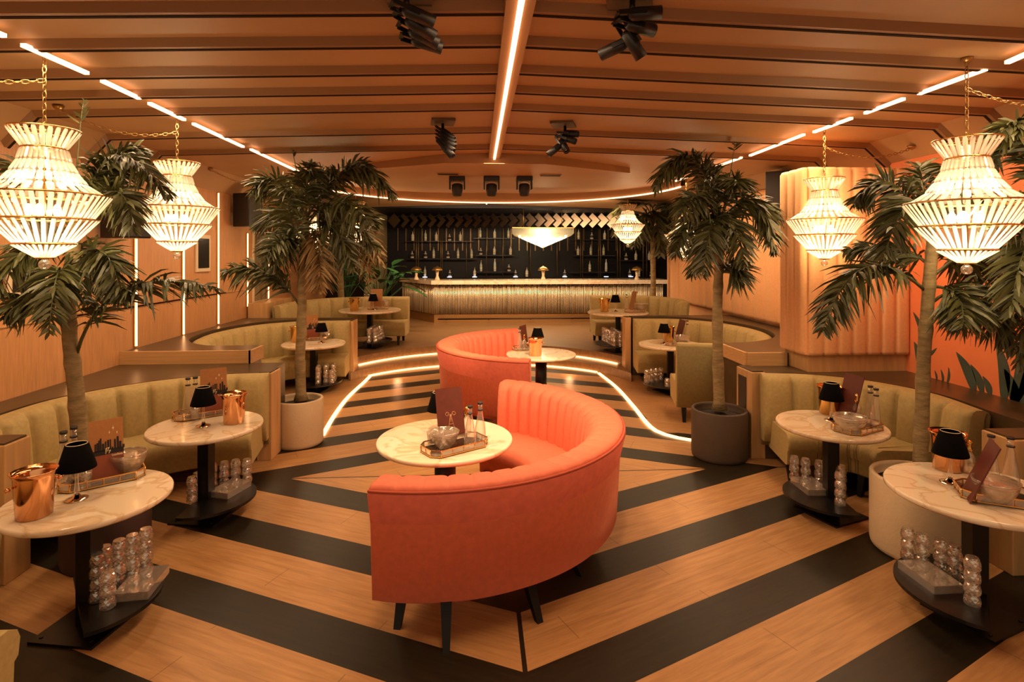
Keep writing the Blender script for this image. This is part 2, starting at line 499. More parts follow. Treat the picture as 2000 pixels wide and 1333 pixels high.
# walls
wl = struct(MB().box((XL - .1, 6.8, 1.6), (.2, 14.6, 3.2)).build('wall_left', WOODW))
for y, z in ((4.95, 1.42), (8.6, 1.42)):
    struct(MB().box((XL + .006, y, z), (.012, 7.2, .012)).build('trim_13', WOODP, wl))
wr = struct(MB().box((XR + .1, 3.1, 1.6), (.2, 7.2, 3.2)).build('wall_right', MURAL))
def bulged(P, prof, nseg, b, per=8, flip=1):
    """sweep a closed (d, z, w) profile along a path, d going to the left (flip=1) of it, with rounded channels"""
    m = MB(); N_ = len(P); k = len(prof)
    for i, p in enumerate(P):
        t = (P[min(i + 1, N_ - 1)] - P[max(i - 1, 0)]).normalized()
        nr = Vector((-t.y, t.x)) * flip
        u = (i / (N_ - 1) * nseg) % 1.0
        bu = b * (1 - abs(2 * u - 1) ** 5.0) if nseg else 0
        if nseg and i in (0, N_ - 1): bu = 0
        for q in prof:
            dd = q[0] + (q[2] if len(q) > 2 else 0) * bu
            m.v.append((p.x + nr.x * dd, p.y + nr.y * dd, q[1] + (q[3] * bu if len(q) > 3 else 0)))
    for i in range(N_ - 1):
        for j in range(k):
            j2 = (j + 1) % k
            f = (i * k + j, i * k + j2, (i + 1) * k + j2, (i + 1) * k + j)
            m.f.append(f if flip < 0 else tuple(reversed(f))); m.sm.append(True)
    a = tuple(range(k)); c = tuple((N_ - 1) * k + j for j in range(k))
    m.f += [tuple(reversed(a)) if flip < 0 else a, c if flip < 0 else tuple(reversed(c))]; m.sm += [False, False]
    return m
def resamp(P, n):
    L = [0]
    for i in range(1, len(P)): L.append(L[-1] + (P[i] - P[i - 1]).length)
    out = []; j = 0
    for k in range(n + 1):
        s = L[-1] * k / n
        while j < len(L) - 2 and L[j + 1] < s: j += 1
        out.append(P[j].lerp(P[j + 1], (s - L[j]) / max(1e-9, L[j + 1] - L[j])))
    return out
# padded channel wall behind the right booths
base = struct(MB().box((XR + .12, 9.3, 1.6), (.2, 5.2, 3.2)).build('wall_right', CHANNEL))
Pw = resamp([Vector((XR, 6.2)), Vector((XR, 12.2))], 17 * 8)
o = bulged(Pw, [(0, 1.0), (.03, 1.0, 1), (.05, 1.05, 1), (.05, 2.88, 1), (.03, 2.93, 1), (0, 2.93)], 17, .03).build('padded_channels', CHANNEL, base)
o['kind'] = 'structure'
# bar recess
wb = struct(MB().box((1.6, 17.45, 1.7), (9.6, .2, 3.4)).build('wall_back', BARWALL))
struct(MB().box((-2.85, 15.7, 1.7), (.16, 3.3, 3.4)).build('wall_back', M('recess_side', '#8a7650', .6)))
struct(MB().box((-3.3, 14.1, 1.6), (1.0, .12, 3.2)).build('wall_back', SCREEN))
struct(MB().box((5.6, 14.9, 1.7), (.2, 5.2, 3.4)).build('wall_right', BARWALL))
struct(MB().box((1.5, 15.9, 3.2), (8.6, 3.3, .12)).build('ceiling', BARWALL))
m = MB().add([(-2.9, 14.25, 3.16), (5.6, 14.25, 3.16), (5.6, 16.3, 2.86), (-2.9, 16.3, 2.86), (-2.9, 14.25, 3.2), (5.6, 14.25, 3.2), (5.6, 16.3, 3.2), (-2.9, 16.3, 3.2)],
             [(0, 1, 2, 3), (7, 6, 5, 4), (0, 4, 5, 1), (2, 6, 7, 3)]) if False else None
# raised floor by the bar: two rounded steps
A1 = [p for p in arc(.13, 8.22, 2.3, 1.9, 72) if -2.0 < p[0] < 2.38]
A2 = [p for p in arc(.13, 8.2, 2.5, 2.46, 72) if -2.0 < p[0] < 2.4]
struct(MB().prism([(XL, 9.34), (-2.0, 9.34)] + A1 + [(2.4, 9.3), (XR, 9.3), (5.5, 17.3), (XL, 17.3)], .0, .13).build('floor', STEPWOOD))
struct(MB().prism([(XL, 9.36), (-2.0, 9.36)] + A2 + [(2.42, 9.32), (XR, 9.32), (5.5, 17.3), (XL, 17.3)], .13, .28).build('floor', STEPWOOD))

# platforms behind the booths (paths of the booth backs are shared with the seating below)
BP = {
 'L1': [(-2.02, 5.62), (-2.55, 5.52), (-3.05, 5.2), (-3.38, 4.7), (-3.44, 4.2), (-3.4, 3.79)],
 'L2': [(-2.5, 6.52), (-3.05, 6.55), (-3.45, 7.0), (-3.55, 7.8), (-3.3, 8.6), (-2.75, 9.02), (-2.02, 9.1)],
 'L3': [(-3.36, 9.4), (-3.28, 10.2), (-2.85, 10.95), (-2.1, 11.25), (-1.35, 11.25)],
 'R1': [(2.72, 5.32), (3.2, 5.2), (3.6, 4.86), (3.78, 4.4), (3.74, 3.9)],
 'R2': [(2.34, 6.5), (3.0, 6.38), (3.6, 6.72), (3.88, 7.45), (3.75, 8.35), (3.25, 8.95), (2.52, 9.08)],
 'R3': [(3.6, 9.4), (3.74, 10.1), (3.45, 10.75), (2.85, 11.02), (2.2, 11.05)],
}
def off_path(P, d):
    out = []
    for i, p in enumerate(P):
        t = (P[min(i + 1, len(P) - 1)] - P[max(i - 1, 0)]).normalized()
        out.append((p.x - t.y * d, p.y + t.x * d))
    return out
PS = {k: smooth_path(v, .06)[0] for k, v in BP.items()}
oL1 = off_path(PS['L1'], -.02)      # paths on the left run anticlockwise from the far end: the back lies on the right-hand side
oL2 = off_path(PS['L2'], .02)
oR1 = off_path(PS['R1'], .02)
oR2 = off_path(PS['R2'], -.02)
struct(MB().prism([(XL, 2.2), (XL, 6.12), (-2.05, 6.12), (-2.05, 5.74)] + [oL1[0]] + oL1 + [(-3.42, 3.56), (-3.5, 3.5), (-3.5, 2.2)], 0, .838).build('trim_20', DARKTOP))
struct(MB().prism([(XL, 6.13), (-2.42, 6.13), (-2.42, 6.44)] + oL2 + [(-2.02, 9.22), (XL, 9.22)], 0, .965).build('trim_21', DARKTOP))
struct(MB().box((-3.065, 6.115, .905), (1.33, .03, .135)).build('trim_22', WOODP2))
struct(MB().box((-2.405, 6.27, .905), (.03, .34, .135)).build('trim_23', WOODP2))
struct(MB().box((-3.55, 9.9, .7), (.3, 1.2, .98)).build('trim_24', WOODP))
struct(MB().prism([(XR, 2.0), (XR, 5.66), (2.72, 5.66)] + oR1 + [(3.74, 3.52), (3.4, 3.52), (3.4, 2.0)], 0, .838).build('trim_25', DARKTOP))
struct(MB().prism([(2.78, 5.67), (XR, 5.67), (XR, 9.22), (2.5, 9.22)] + [p for p in reversed(oR2) if p[0] > 2.9 or p[1] > 7.5] + [(2.78, 6.36)], 0, .965).build('trim_26', DARKTOP))
struct(MB().box((2.98, 5.655, .905), (.42, .03, .135)).build('trim_27', WOODP2))
struct(MB().box((2.765, 5.98, .905), (.03, .64, .135)).build('trim_28', WOODP2))

def panel(name, c, d, label, mat=None, top=True):
    t = thing(name, label, 'partition', (c[0], c[1], c[2] if len(c) > 2 else 0))
    MB().box((0, 0, d[2] / 2), d).build('panel', mat or WOODP, t, .006)
    if top: MB().box((0, 0, d[2] + .006), (d[0] - .03, d[1] - .03, .012)).build('top_cap', DARKTOP, t)
    return t
panel('wood_partition', (-2.06, 5.69), (.14, .26, .84), 'oak end panel of the front left green booth, beside the pale planter')
panel('wood_partition', (-3.27, 3.66), (.86, .2, .84), 'oak partition with dark top at the left edge behind the ice bucket')
panel('wood_partition', (-2.0, 9.16), (.08, .3, .93), 'oak end panel of the left booth behind the pale planter palm')
t = panel('wood_partition', (2.72, 5.48), (.14, .32, .84), 'oak end panel with black niche beside the dark planter')
MB().box((-.068, .03, .58), (.012, .17, .38)).build('niche', BLACKPL, t)
panel('wood_partition', (3.72, 3.4), (.84, .22, .84), 'oak partition with dark top at the right edge behind the bottles')
panel('wood_partition', (2.44, 9.15), (.1, .2, .95), 'narrow oak end panel of the right booth near the striped dance floor')

# wall strips (vertical light lines on the left wall)
LW = [(135, 480, 745, 'at the far left, behind the palm trunk'), (265, 466, 678, 'below the wall speaker nearest the front'), (358, 480, 655, 'behind the palm frond, left of the framed screen'),
      (426, 376, 634, 'tallest one, from ceiling to platform'), (483, 455, 600, 'under the far wall speaker'), (524, 440, 590, 'farthest from the camera')]
for px, y0, y1, ds in LW:
    a = atx(px, y0, XL + .012); b = atx(px, y1, XL + .012)
    o = thing('wall_light_strip', 'thin glowing vertical light strip on the left wall, ' + ds, 'light strip', (XL, a.y, b.z), 0, 'light strips on the left wall')
    MB().box((.008, 0, (a.z - b.z) / 2), (.016, .05, a.z - b.z)).build('channel', BRASS, o)
    MB().box((.018, 0, (a.z - b.z) / 2), (.012, .022, a.z - b.z - .02)).build('diffuser', LEDW, o)

# ceiling strips
def strip(a, b, label, wd=.03, mat=None):
    a = Vector(a); b = Vector(b); c = (a + b) / 2
    o = MB().bar(a - c, b - c, wd, .02).build('ceiling_light_strip', mat or LEDM, None, 0, c)
    return tag(o, label, 'light strip', 'light strips on the ceiling')
strip((.2, -.3, 3.17), (.2, 6.98, 3.17), 'long glowing strip along the central ridge of the ceiling', .028)
def ceil_hit(px, py):
    """where the ray of a pixel meets the sloping ceiling"""
    t = 1.0
    for k in range(60):
        p = pt(px, py, t); t *= (zc(max(-3.9, min(4.5, p.x))) - .042 - H) / (p.z - H)
    return pt(px, py, t)
ORD = ['nearest the camera', 'second from the camera', 'third from the camera', 'fourth from the camera', 'fifth from the camera', 'sixth from the camera']
for i, (a, b) in enumerate([((-40, 50), (8, 70)), ((45, 88), (170, 143)), ((200, 158), (272, 192)), ((292, 202), (360, 234)), ((378, 242), (475, 287)), ((490, 292), (610, 348))]):
    strip(ceil_hit(*a), ceil_hit(*b), 'glowing strip in the left ceiling line, ' + ORD[i])
for i, (a, b) in enumerate([((2040, 90), (1967, 122)), ((1925, 135), (1795, 183)), ((1765, 193), (1690, 221)), ((1663, 231), (1590, 258)), ((1570, 263), (1465, 304)), ((1448, 308), (1320, 354))]):
    strip(ceil_hit(*a), ceil_hit(*b), 'glowing strip in the right ceiling line, ' + ORD[i])
m = MB()
R1 = [Vector((p[0], p[1], 3.035)) for p in arc(.3, 8.6, 2.84, 2.94, 60)]
for i in range(60): m.bar(R1[i], R1[i + 1], .03, .02)
tag(m.build('ceiling_light_strip', LEDM), 'long curved glowing strip round the ceiling ring in front of the bar', 'light strip', 'light strips on the ceiling')
strip((.2, 12.2, 3.19), (.2, 13.6, 3.19), 'short glowing strip on the ceiling beyond the curved strip, toward the bar')
# floor strips
def fstrip(P, z, label, wd=.05, hh=.02):
    m = MB()
    P = [Vector((p[0], p[1], z)) for p in P]
    for i in range(len(P) - 1): m.bar(P[i], P[i + 1], wd, hh)
    return tag(m.build('floor_light_strip', LEDF), label, 'light strip', 'light strips in the floor')
lp = smooth_path([(-1.75, 9.25)] + [at(*p) for p in ((712, 747), (680, 777), (655, 810), (630, 852))], .15)[0]
fstrip(lp, .006, 'glowing floor line along the left of the striped floor, ending at the pale planter', .045)
rp = smooth_path([(2.0, 9.26)] + [at(*p) for p in ((1204, 758), (1237, 795), (1270, 835), (1303, 852), (1352, 862))], .15)[0]
fstrip(rp, .006, 'glowing floor line along the right of the striped floor, curving to the dark planter', .045)
fstrip([p for p in arc(.13, 8.2, 2.285, 1.89, 90) if -1.77 < p[0] < 2.02], .012, 'curved glowing line at the foot of the lower step before the bar', .035)
fstrip([p for p in arc(.13, 8.18, 2.485, 2.45, 90) if -1.98 < p[0] < 2.36], .145, 'curved glowing line at the foot of the upper step before the bar', .035)
point('step_glow_left', (-1.3, 9.2, .12), 3, (1, .45, .2)); point('step_glow_right', (1.5, 9.2, .12), 3, (1, .45, .2)); point('step_glow_mid', (.1, 9.85, .12), 3, (1, .45, .2))
# ---------------------------------------------------------------- seating
def banquette(name, label, cat, path, flip, nch, z0=0.0, zt=.84, zs=.44, zu=.17, lean=.06, rw=.13, depth=.5, mats=None, legs=(), bulge=.065, rimtuft=.0, seat_trim=(0, 0), piping=False, loc=None, ends=True, legs_out=.05, legd=.05):
    bm_, sm_, shm = mats
    P = resamp([Vector(p) for p in path], nch * 14)
    L = Vector(loc) if loc else P[len(P) // 2]
    P = [p - Vector((L[0], L[1])) for p in P]
    t = thing(name, label, cat, (L[0], L[1], z0))
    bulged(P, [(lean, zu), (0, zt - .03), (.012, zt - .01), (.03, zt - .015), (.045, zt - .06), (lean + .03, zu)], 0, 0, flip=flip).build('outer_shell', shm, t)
    bulged(P, [(.03, zt - .05), (.02, zt - .006, 0, rimtuft), (.05, zt + .008, 0, rimtuft), (rw - .03, zt + .006, .2, rimtuft), (rw - .005, zt - .012, .6), (rw + .008, zt - .05, 1), (rw + .03, zs + .2, 1), (rw + .05, zs - .02, .9), (rw + .05, zu + .06), (.06, zu + .06)],
           nch, bulge, flip=flip).build('backrest', bm_, t)
    i0 = int(seat_trim[0] * len(P)); i1 = len(P) - int(seat_trim[1] * len(P))
    Ps = P[i0:i1]
    d1 = rw + .05 + depth
    bulged(Ps, [(rw + .0, zs - .02), (rw + .05, zs), (d1 - .06, zs + .005), (d1 - .015, zs - .02), (d1, zs - .06), (d1 - .01, zs - .13), (d1 - .03, zs - .145)
                , (d1 - .035, zu + .02), (d1 - .06, zu), (rw, zu)], 0, 0, flip=flip).build('seat', sm_, t)
    if piping:
        m = MB(); N_ = len(P)
        Q = []
        for i, p in enumerate(P):
            tt = (P[min(i + 1, N_ - 1)] - P[max(i - 1, 0)]).normalized()
            q = p + Vector((-tt.y, tt.x)) * flip * .008
            Q.append((q.x, q.y, zt - .012))
        m.tube(Q, .007, 6); m.build('piping', PIPING, t)
    for (u, d) in legs:
        i = min(len(P) - 2, max(1, int(u * (len(P) - 1))))
        tt = (P[i + 1] - P[i - 1]).normalized(); nr = Vector((-tt.y, tt.x)) * flip
        a = P[i] + nr * (lean + d); b = P[i] + nr * (lean + d - legs_out if d < depth / 2 else lean + d + legs_out)
        m = MB(); rr = (.03, .018)
        vs = []
        for (c, z, r) in ((b, 0, rr[1]), (a, zu + .03, rr[0])):
            for (sx, sy) in ((-1, -1), (1, -1), (1, 1), (-1, 1)):
                q = c + tt * sx * r + nr * sy * r; vs.append((q.x, q.y, z))
        m.add(vs, [(3, 2, 1, 0), (4, 5, 6, 7), (0, 1, 5, 4), (1, 2, 6, 5), (2, 3, 7, 6), (3, 0, 4, 7)])
        m.build('leg', BLACKWOOD, t)
    return t
GM = (GREEN, GREEN, GREEND); CM = (CORAL, CORAL, CORALD)
def circ(c, r, a0, a1, n=120):
    return [(c[0] + r * cos(radians(a0 + (a1 - a0) * i / n)), c[1] + r * sin(radians(a0 + (a1 - a0) * i / n))) for i in range(n + 1)]
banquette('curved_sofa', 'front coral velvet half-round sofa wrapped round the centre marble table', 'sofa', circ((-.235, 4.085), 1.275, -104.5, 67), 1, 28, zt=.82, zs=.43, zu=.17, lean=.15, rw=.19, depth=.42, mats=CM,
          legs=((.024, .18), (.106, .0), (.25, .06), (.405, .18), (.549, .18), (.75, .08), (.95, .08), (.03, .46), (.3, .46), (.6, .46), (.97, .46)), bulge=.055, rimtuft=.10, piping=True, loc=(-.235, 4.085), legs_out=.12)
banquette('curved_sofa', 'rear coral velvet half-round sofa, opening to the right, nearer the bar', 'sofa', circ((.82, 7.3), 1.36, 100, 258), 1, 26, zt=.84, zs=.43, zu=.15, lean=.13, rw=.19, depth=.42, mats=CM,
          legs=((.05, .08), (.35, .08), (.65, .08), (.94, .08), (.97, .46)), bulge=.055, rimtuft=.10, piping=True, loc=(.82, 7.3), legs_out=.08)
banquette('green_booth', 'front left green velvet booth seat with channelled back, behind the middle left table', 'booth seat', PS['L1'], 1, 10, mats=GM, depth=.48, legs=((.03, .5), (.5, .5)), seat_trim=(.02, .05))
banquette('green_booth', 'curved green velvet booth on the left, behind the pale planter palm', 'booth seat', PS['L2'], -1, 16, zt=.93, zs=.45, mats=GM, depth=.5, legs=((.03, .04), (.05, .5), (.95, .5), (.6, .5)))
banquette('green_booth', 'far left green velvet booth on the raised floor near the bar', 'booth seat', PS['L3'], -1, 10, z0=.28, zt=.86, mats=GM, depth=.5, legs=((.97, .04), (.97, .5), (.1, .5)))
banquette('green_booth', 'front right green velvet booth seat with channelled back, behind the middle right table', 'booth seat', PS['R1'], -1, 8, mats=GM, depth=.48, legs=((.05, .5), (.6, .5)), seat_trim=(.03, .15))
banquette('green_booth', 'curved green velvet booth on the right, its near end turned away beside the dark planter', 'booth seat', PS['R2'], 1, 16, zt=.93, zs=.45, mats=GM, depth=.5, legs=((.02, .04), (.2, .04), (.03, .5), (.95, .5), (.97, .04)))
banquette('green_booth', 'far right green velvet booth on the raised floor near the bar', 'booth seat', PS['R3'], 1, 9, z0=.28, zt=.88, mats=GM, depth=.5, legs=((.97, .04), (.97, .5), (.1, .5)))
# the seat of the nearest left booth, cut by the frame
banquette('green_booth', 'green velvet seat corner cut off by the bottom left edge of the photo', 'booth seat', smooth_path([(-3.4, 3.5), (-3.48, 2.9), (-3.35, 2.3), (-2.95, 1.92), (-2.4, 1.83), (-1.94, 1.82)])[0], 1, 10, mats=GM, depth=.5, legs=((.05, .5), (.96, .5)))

# ---------------------------------------------------------------- tables
def half_disc(r, cut, sgn, rot, n=28):
    """half disc with its flat side through x = -cut, bulging to sgn*x"""
    P = [(r * cos(a), r * sin(a)) for a in [(-pi / 2 + pi * i / n) for i in range(n + 1)]]
    P = [(-cut, -r * .98)] + P + [(-cut, r * .98)]
    c_, s_ = cos(rot), sin(rot)
    return [(sgn * (x * c_ - y * s_), x * s_ + y * c_) for x, y in P]
TB = {  # centre x, y, radius, floor height, side the shelf bulges to, phrase
 'L1': (-2.089, 3.163, .39, 0, 1, 'the front left marble table'),
 'L2': (-2.071, 4.428, .40, 0, 1, 'the middle left marble table'),
 'L3': (-2.395, 8.383, .449, 0, 1, 'the marble table behind the pale planter'),
 'L4': (-1.977, 10.443, .555, .28, 1, 'the far left marble table near the bar'),
 'C1': (-.234, 4.015, .478, 0, 0, 'the centre marble table'),
 'C2': (.82, 7.325, .455, 0, 0, 'the marble table inside the rear coral sofa'),
 'R1': (2.74, 2.953, .425, 0, -1, 'the front right marble table'),
 'R2': (2.704, 4.171, .386, 0, -1, 'the middle right marble table'),
 'R3': (2.77, 7.987, .448, 0, -1, 'the marble table behind the dark planter'),
 'R4': (2.456, 9.789, .53, .28, -1, 'the far right marble table near the bar'),
}
TL = {'L1': 'round marble table at the front left, cut by the frame edge', 'L2': 'round marble table in the middle left, facing the green booth',
      'L3': 'round marble table half hidden by the trunk in the pale planter', 'L4': 'round marble table on the raised floor at the far left of the bar',
      'C1': 'round marble table in the middle, ringed by the front coral sofa', 'C2': 'round marble table beside the rear coral sofa',
      'R1': 'round marble table at the front right, cut by the frame edge', 'R2': 'round marble table in the middle right, facing the green booth',
      'R3': 'round marble table behind the dark planter palm on the right', 'R4': 'round marble table on the raised floor at the far right of the bar'}
SHZ = .14
for k, (x, y, r, z0, sg, ph) in TB.items():
    t = thing('round_table', TL[k], 'table', (x, y, z0), 0, 'round marble tables')
    MB().lathe([(r - .012, .655), (r, .665), (r, .682), (r - .006, .69)], n=64).build('tabletop', MARBLE, t)
    m = MB()
    if k in ('C1', 'C2'):
        m.lathe([(.075, .012), (.075, .655)], n=24)
    else:
        m.box((0, 0, .335), (.085, .085, .64), radians(-8))
    m.lathe([(.14, .648), (.14, .656)], n=20).build('pole', BLACKMETAL, t)
    m = MB(); m.box((0, 0, .007), (.36, .36, .014), radians(-10 if sg >= 0 else 20))
    for q in (0, 1, 2, 3):
        a = q * pi / 2 + pi / 4 + radians(-10 if sg >= 0 else 20); m.lathe([(.01, .014), (.008, .019)], (cos(a) * .2, sin(a) * .2, 0), 8)
    m.build('base_plate', BLACKMETAL, t)
    if sg:
        rr = min(r - .05, .40)
        MB().prism(half_disc(rr, .05, sg, radians({'L1': 38, 'R1': 42, 'R2': 8, 'L2': 0}.get(k, 0))), SHZ - .02, SHZ).build('lower_shelf', BLACKMETAL, t)

# stacked tumblers under the tables
GR, GHT = .038, .0625
tumbler_mesh = MB().facets([(.032, 0), (.0375, .004), (.038, .014), (.0385, .024), (.0365, .036), (.034, .046), (.030, .055), (.029, .062), (.018, .0622), (.001, .0624)], n=11)
proto = None
def stacks(k, cols, ph):
    """cols: (u toward the aisle, v to the far side, tiers)"""
    global proto
    x, y, r, z0, sg, _ = TB[k]
    for (u, v, nt) in cols:
        for j in range(nt):
            if proto is None:
                proto = tumbler_mesh.build('glass_tumbler', TUMB)
                g = proto
            else:
                g = proto.copy(); COL.objects.link(g)
            g.location = (x + sg * u + RND.uniform(-.002, .002), y + v + RND.uniform(-.002, .002), z0 + SHZ + j * (GHT + .001))
            g.rotation_euler = (0, 0, RND.uniform(0, 6))
            tier = 'bottom' if j == 0 else 'top' if j == nt - 1 else 'middle'
            tag(g, 'upturned clear tumbler, %s tier, under %s' % (tier, ph), 'glass', 'stacked tumblers under ' + ph)
def rack(k, u, v, rz, label, d=(.2, .26, .05)):
    x, y, r, z0, sg, ph = TB[k]
    t = thing('acrylic_rack', label, 'rack', (x + sg * u, y + v, z0 + SHZ), rz)
    m = MB()
    m.box((0, 0, .002), (d[0], d[1], .004)).box((0, 0, d[2] - .002), (d[0], d[1], .004))
    m.build('plate', ACRYL, t)
    m = MB()
    for (cx, cy_, dx, dy) in ((-d[0] / 2, 0, .004, d[1]), (d[0] / 2, 0, .004, d[1]), (0, -d[1] / 2, d[0], .004), (0, d[1] / 2, d[0], .004)): m.box((cx, cy_, d[2] / 2), (dx, dy, d[2]))
    m.build('side', ACRYL, t)
    m = MB()
    for i in range(3):
        for j in range(4): m.lathe([(.018, .006), (.018, .04)], (-.06 + i * .06, -.09 + j * .06, 0), 8)
    m.build('cup', ACRYL, t)
def pstacks(k, L):
    x, y, r, z0, sg, ph_ = TB[k]
    out = []
    for (px, py, nt) in L:
        q = at(px, py, z0 + SHZ); out.append(((q[0] - x) * sg, q[1] - y, nt))
    stacks(k, out, ph_)
def prack(k, label, corner, left, right):
    """rack from the pixels of its front, left and right lower corners"""
    x, y, r, z0, sg, ph_ = TB[k]
    f, l, g = (Vector(at(*q, z0 + SHZ)) for q in (corner, left, right))
    c = (l + g) / 2; e = (l - f) if (l - f).length > (g - f).length else (g - f)
    rz = atan2(e.y, e.x) - pi / 2
    rack(k, (c.x - x) * sg, c.y - y, rz, label, (.17, .26, .045))
pstacks('L1', [(211, 1187, 3), (190, 1174, 4), (204, 1157, 4), (232, 1143, 4), (259, 1131, 4), (284, 1117, 4)])
prack('L1', 'clear acrylic rack on the shelf under the front left marble table', (286, 1168), (231, 1172), (321, 1124))
pstacks('L2', [(375, 981, 3), (386, 972, 3), (396, 962, 3), (415, 953, 3), (438, 948, 3), (460, 944, 3), (483, 942, 3)])
prack('L2', 'clear acrylic rack on the shelf under the middle left marble table', (438, 981), (401, 974), (496, 947))
pstacks('R1', [(1773, 1092, 3), (1802, 1104, 3), (1837, 1116, 3), (1865, 1128, 3), (1888, 1143, 3), (1899, 1161, 3), (1899, 1182, 4)])
prack('R1', 'clear acrylic rack on the shelf under the front right marble table', (1822, 1157), (1761, 1112), (1874, 1157))
pstacks('R2', [(1551, 936, 3), (1573, 941, 3), (1600, 946, 3), (1620, 953, 3), (1635, 962, 3), (1643, 974, 4), (1641, 987, 4)])
prack('R2', 'clear acrylic rack on the shelf under the middle right marble table', (1576, 970), (1543, 944), (1623, 967))
stacks('L3', [(.12 + .09 * i, -.22 + .07 * i, 4) for i in range(3)] + [(.1 + .09 * i, -.1 + .07 * i, 4) for i in range(3)] + [(.3, -.18, 3)], TB['L3'][5])
stacks('R3', [(.1 + .085 * i, .12 - .05 * i, 3) for i in range(4)] + [(.07, -.3, 3), (.15, -.31, 2)], TB['R3'][5])
stacks('L4', [(.05 + .0, -.36 + .082 * i, 4) for i in range(8)] + [(.15 + .01 * i, -.33 + .09 * i, 4) for i in range(7)], TB['L4'][5])
stacks('R4', [(.05, -.36 + .082 * i, 4) for i in range(8)] + [(.15 + .01 * i, -.33 + .09 * i, 4) for i in range(7)], TB['R4'][5])

# ---------------------------------------------------------------- things on the tables
def base(k, px, py):
    z = TB[k][3] + .69
    p = at3(px, py, z)
    x, y, r = TB[k][:3]
    dx, dy = p[0] - x, p[1] - y; L = sqrt(dx * dx + dy * dy)
    if L > r - .07: dx *= (r - .07) / L; dy *= (r - .07) / L
    return (x + dx, y + dy, z)
def lamp(k, px, py, label, s=1.0):
    t = thing('table_lamp', label, 'lamp', base(k, px, py))
    MB().lathe([(.052, 0), (.052, .006), (.02, .016), (.012, .03)], n=20).build('base', CHROME, t)
    MB().lathe([(.011, .028), (.013, .05), (.0085, .09), (.0085, .17), (.013, .185), (.005, .2)], n=14).build('stem', GLASS, t)
    MB().lathe([(.089, .165), (.087, .175), (.052, .295), (.048, .296), (.046, .29), (.083, .17)], n=28).build('shade', SHADE, t)
    MB().lathe([(.049, .2955), (.047, .2985), (.0465, .2955)], n=28).build('shade_trim', SHADEIN, t)
    MB().lathe([(.004, .19), (.004, .288)], n=6).box((0, 0, .288), (.09, .004, .003)).build('shade_carrier', BRASS, t)
    return t
def bucket(k, px, py, label, rz=0.0, mat=None):
    mt_ = mat or COPPER
    t = thing('ice_bucket', label, 'ice bucket', base(k, px, py), rz)
    MB().lathe([(.07, 0), (.074, .004), (.085, .2), (.096, .222), (.099, .226), (.096, .229), (.083, .2), (.07, .01), (.0001, .01)], n=36).build('body', mt_, t)
    for s in (-1, 1):
        MB().tube([(s * .083, 0, .165), (s * .096, 0, .165)], .006, 8).ball((s * .104, 0, .160), .013).build('handle_knob', mt_, t)
    return t
OCT = lambda a, b, c: [(-a + c, -b), (a - c, -b), (a, -b + c), (a, b - c), (a - c, b), (-a + c, b), (-a, b - c), (-a, -b + c)]
def tray(k, px, py, rz, label, a=.175, b=.1):
    x, y, z = base(k, px, py)
    t = thing('mirror_tray', label, 'tray', (x, y, z), rz)
    P = OCT(a, b, .05)
    m = MB().prism(P, .008, .012); m.build('mirror_plate', M('tray_mirror', '#55483a', .08, metal=.9) if 'tray_mirror' not in MATS else MATS['tray_mirror'], t)
    m = MB()
    for i in range(8):
        p, q = P[i], P[(i + 1) % 8]
        for zz in (.009, .048): m.bar((p[0], p[1], zz), (q[0], q[1], zz), .006, .006)
        m.lathe([(.0045, 0), (.0045, .05)], (p[0], p[1], 0), 6)
        L = sqrt((p[0] - q[0]) ** 2 + (p[1] - q[1]) ** 2)
        nn = int(L / .09)
        for j in range(1, nn + 1):
            f = j / (nn + 1); m.lathe([(.003, .009), (.003, .048)], (p[0] + (q[0] - p[0]) * f, p[1] + (q[1] - p[1]) * f, 0), 6)
    m.build('rail', BRASS, t)
    m = MB()
    for i in range(8):
        p, q = P[i], P[(i + 1) % 8]
        m.bar((p[0] * .99, p[1] * .99, .028), (q[0] * .99, q[1] * .99, .028), .033, .002, (q[1] - p[1], p[0] - q[0], 0))
    m.build('glass_side', GLASS, t)
    return t
def bowl(k, px, py, label, r=.095, h=.1, dz=.013):
    x, y, z = base(k, px, py)
    t = MB().facets([(.03, 0), (.045, .003), (.058 * r / .095, h * .17), (r * .74, h * .34), (r * .83, h * .5), (r * .9, h * .66), (r * .945, h * .8)], n=18).lathe([(r * .945, h * .8), (r, h), (r - .004, h + .002), (r - .008, h), (r * .84, h * .66), (.05 * r / .095, h * .2), (.03, .012), (.0001, .011)], n=36).build('crystal_bowl', CUT, None, 0, (x, y, z + dz))
    return tag(t, label, 'bowl')
def bottle(k, px, py, label, dz=.013, h=.27):
    x, y, z = base(k, px, py)
    t = thing('glass_carafe', label, 'bottle', (x, y, z + dz))
    s = h / .27
    MB().lathe([(.036, 0), (.042, .006), (.042, .03), (.034, .1 * s), (.018, .19 * s), (.0145, .215 * s), (.0145, .262 * s)], n=20).build('body', GLASS, t)
    MB().lathe([(.0195, .214 * s), (.0195, .222 * s)], n=16).lathe([(.019, .258 * s), (.019, .27 * s)], n=16).build('cap', CAP, t)
    return t
def shaker(k, px, py, label, dz=.013):
    x, y, z = base(k, px, py)
    t = thing('ornate_bottle', label, 'bottle', (x, y, z + dz))
    MB().lathe([(.02, 0), (.03, .01), (.032, .1), (.016, .125), (.012, .14)], n=14, flute=.08).build('body', CUT, t)
    MB().lathe([(.016, .135), (.02, .15), (.012, .165), (.018, .18), (.012, .195), (.0001, .2)], n=12).build('stopper', BRASS, t)
    return t
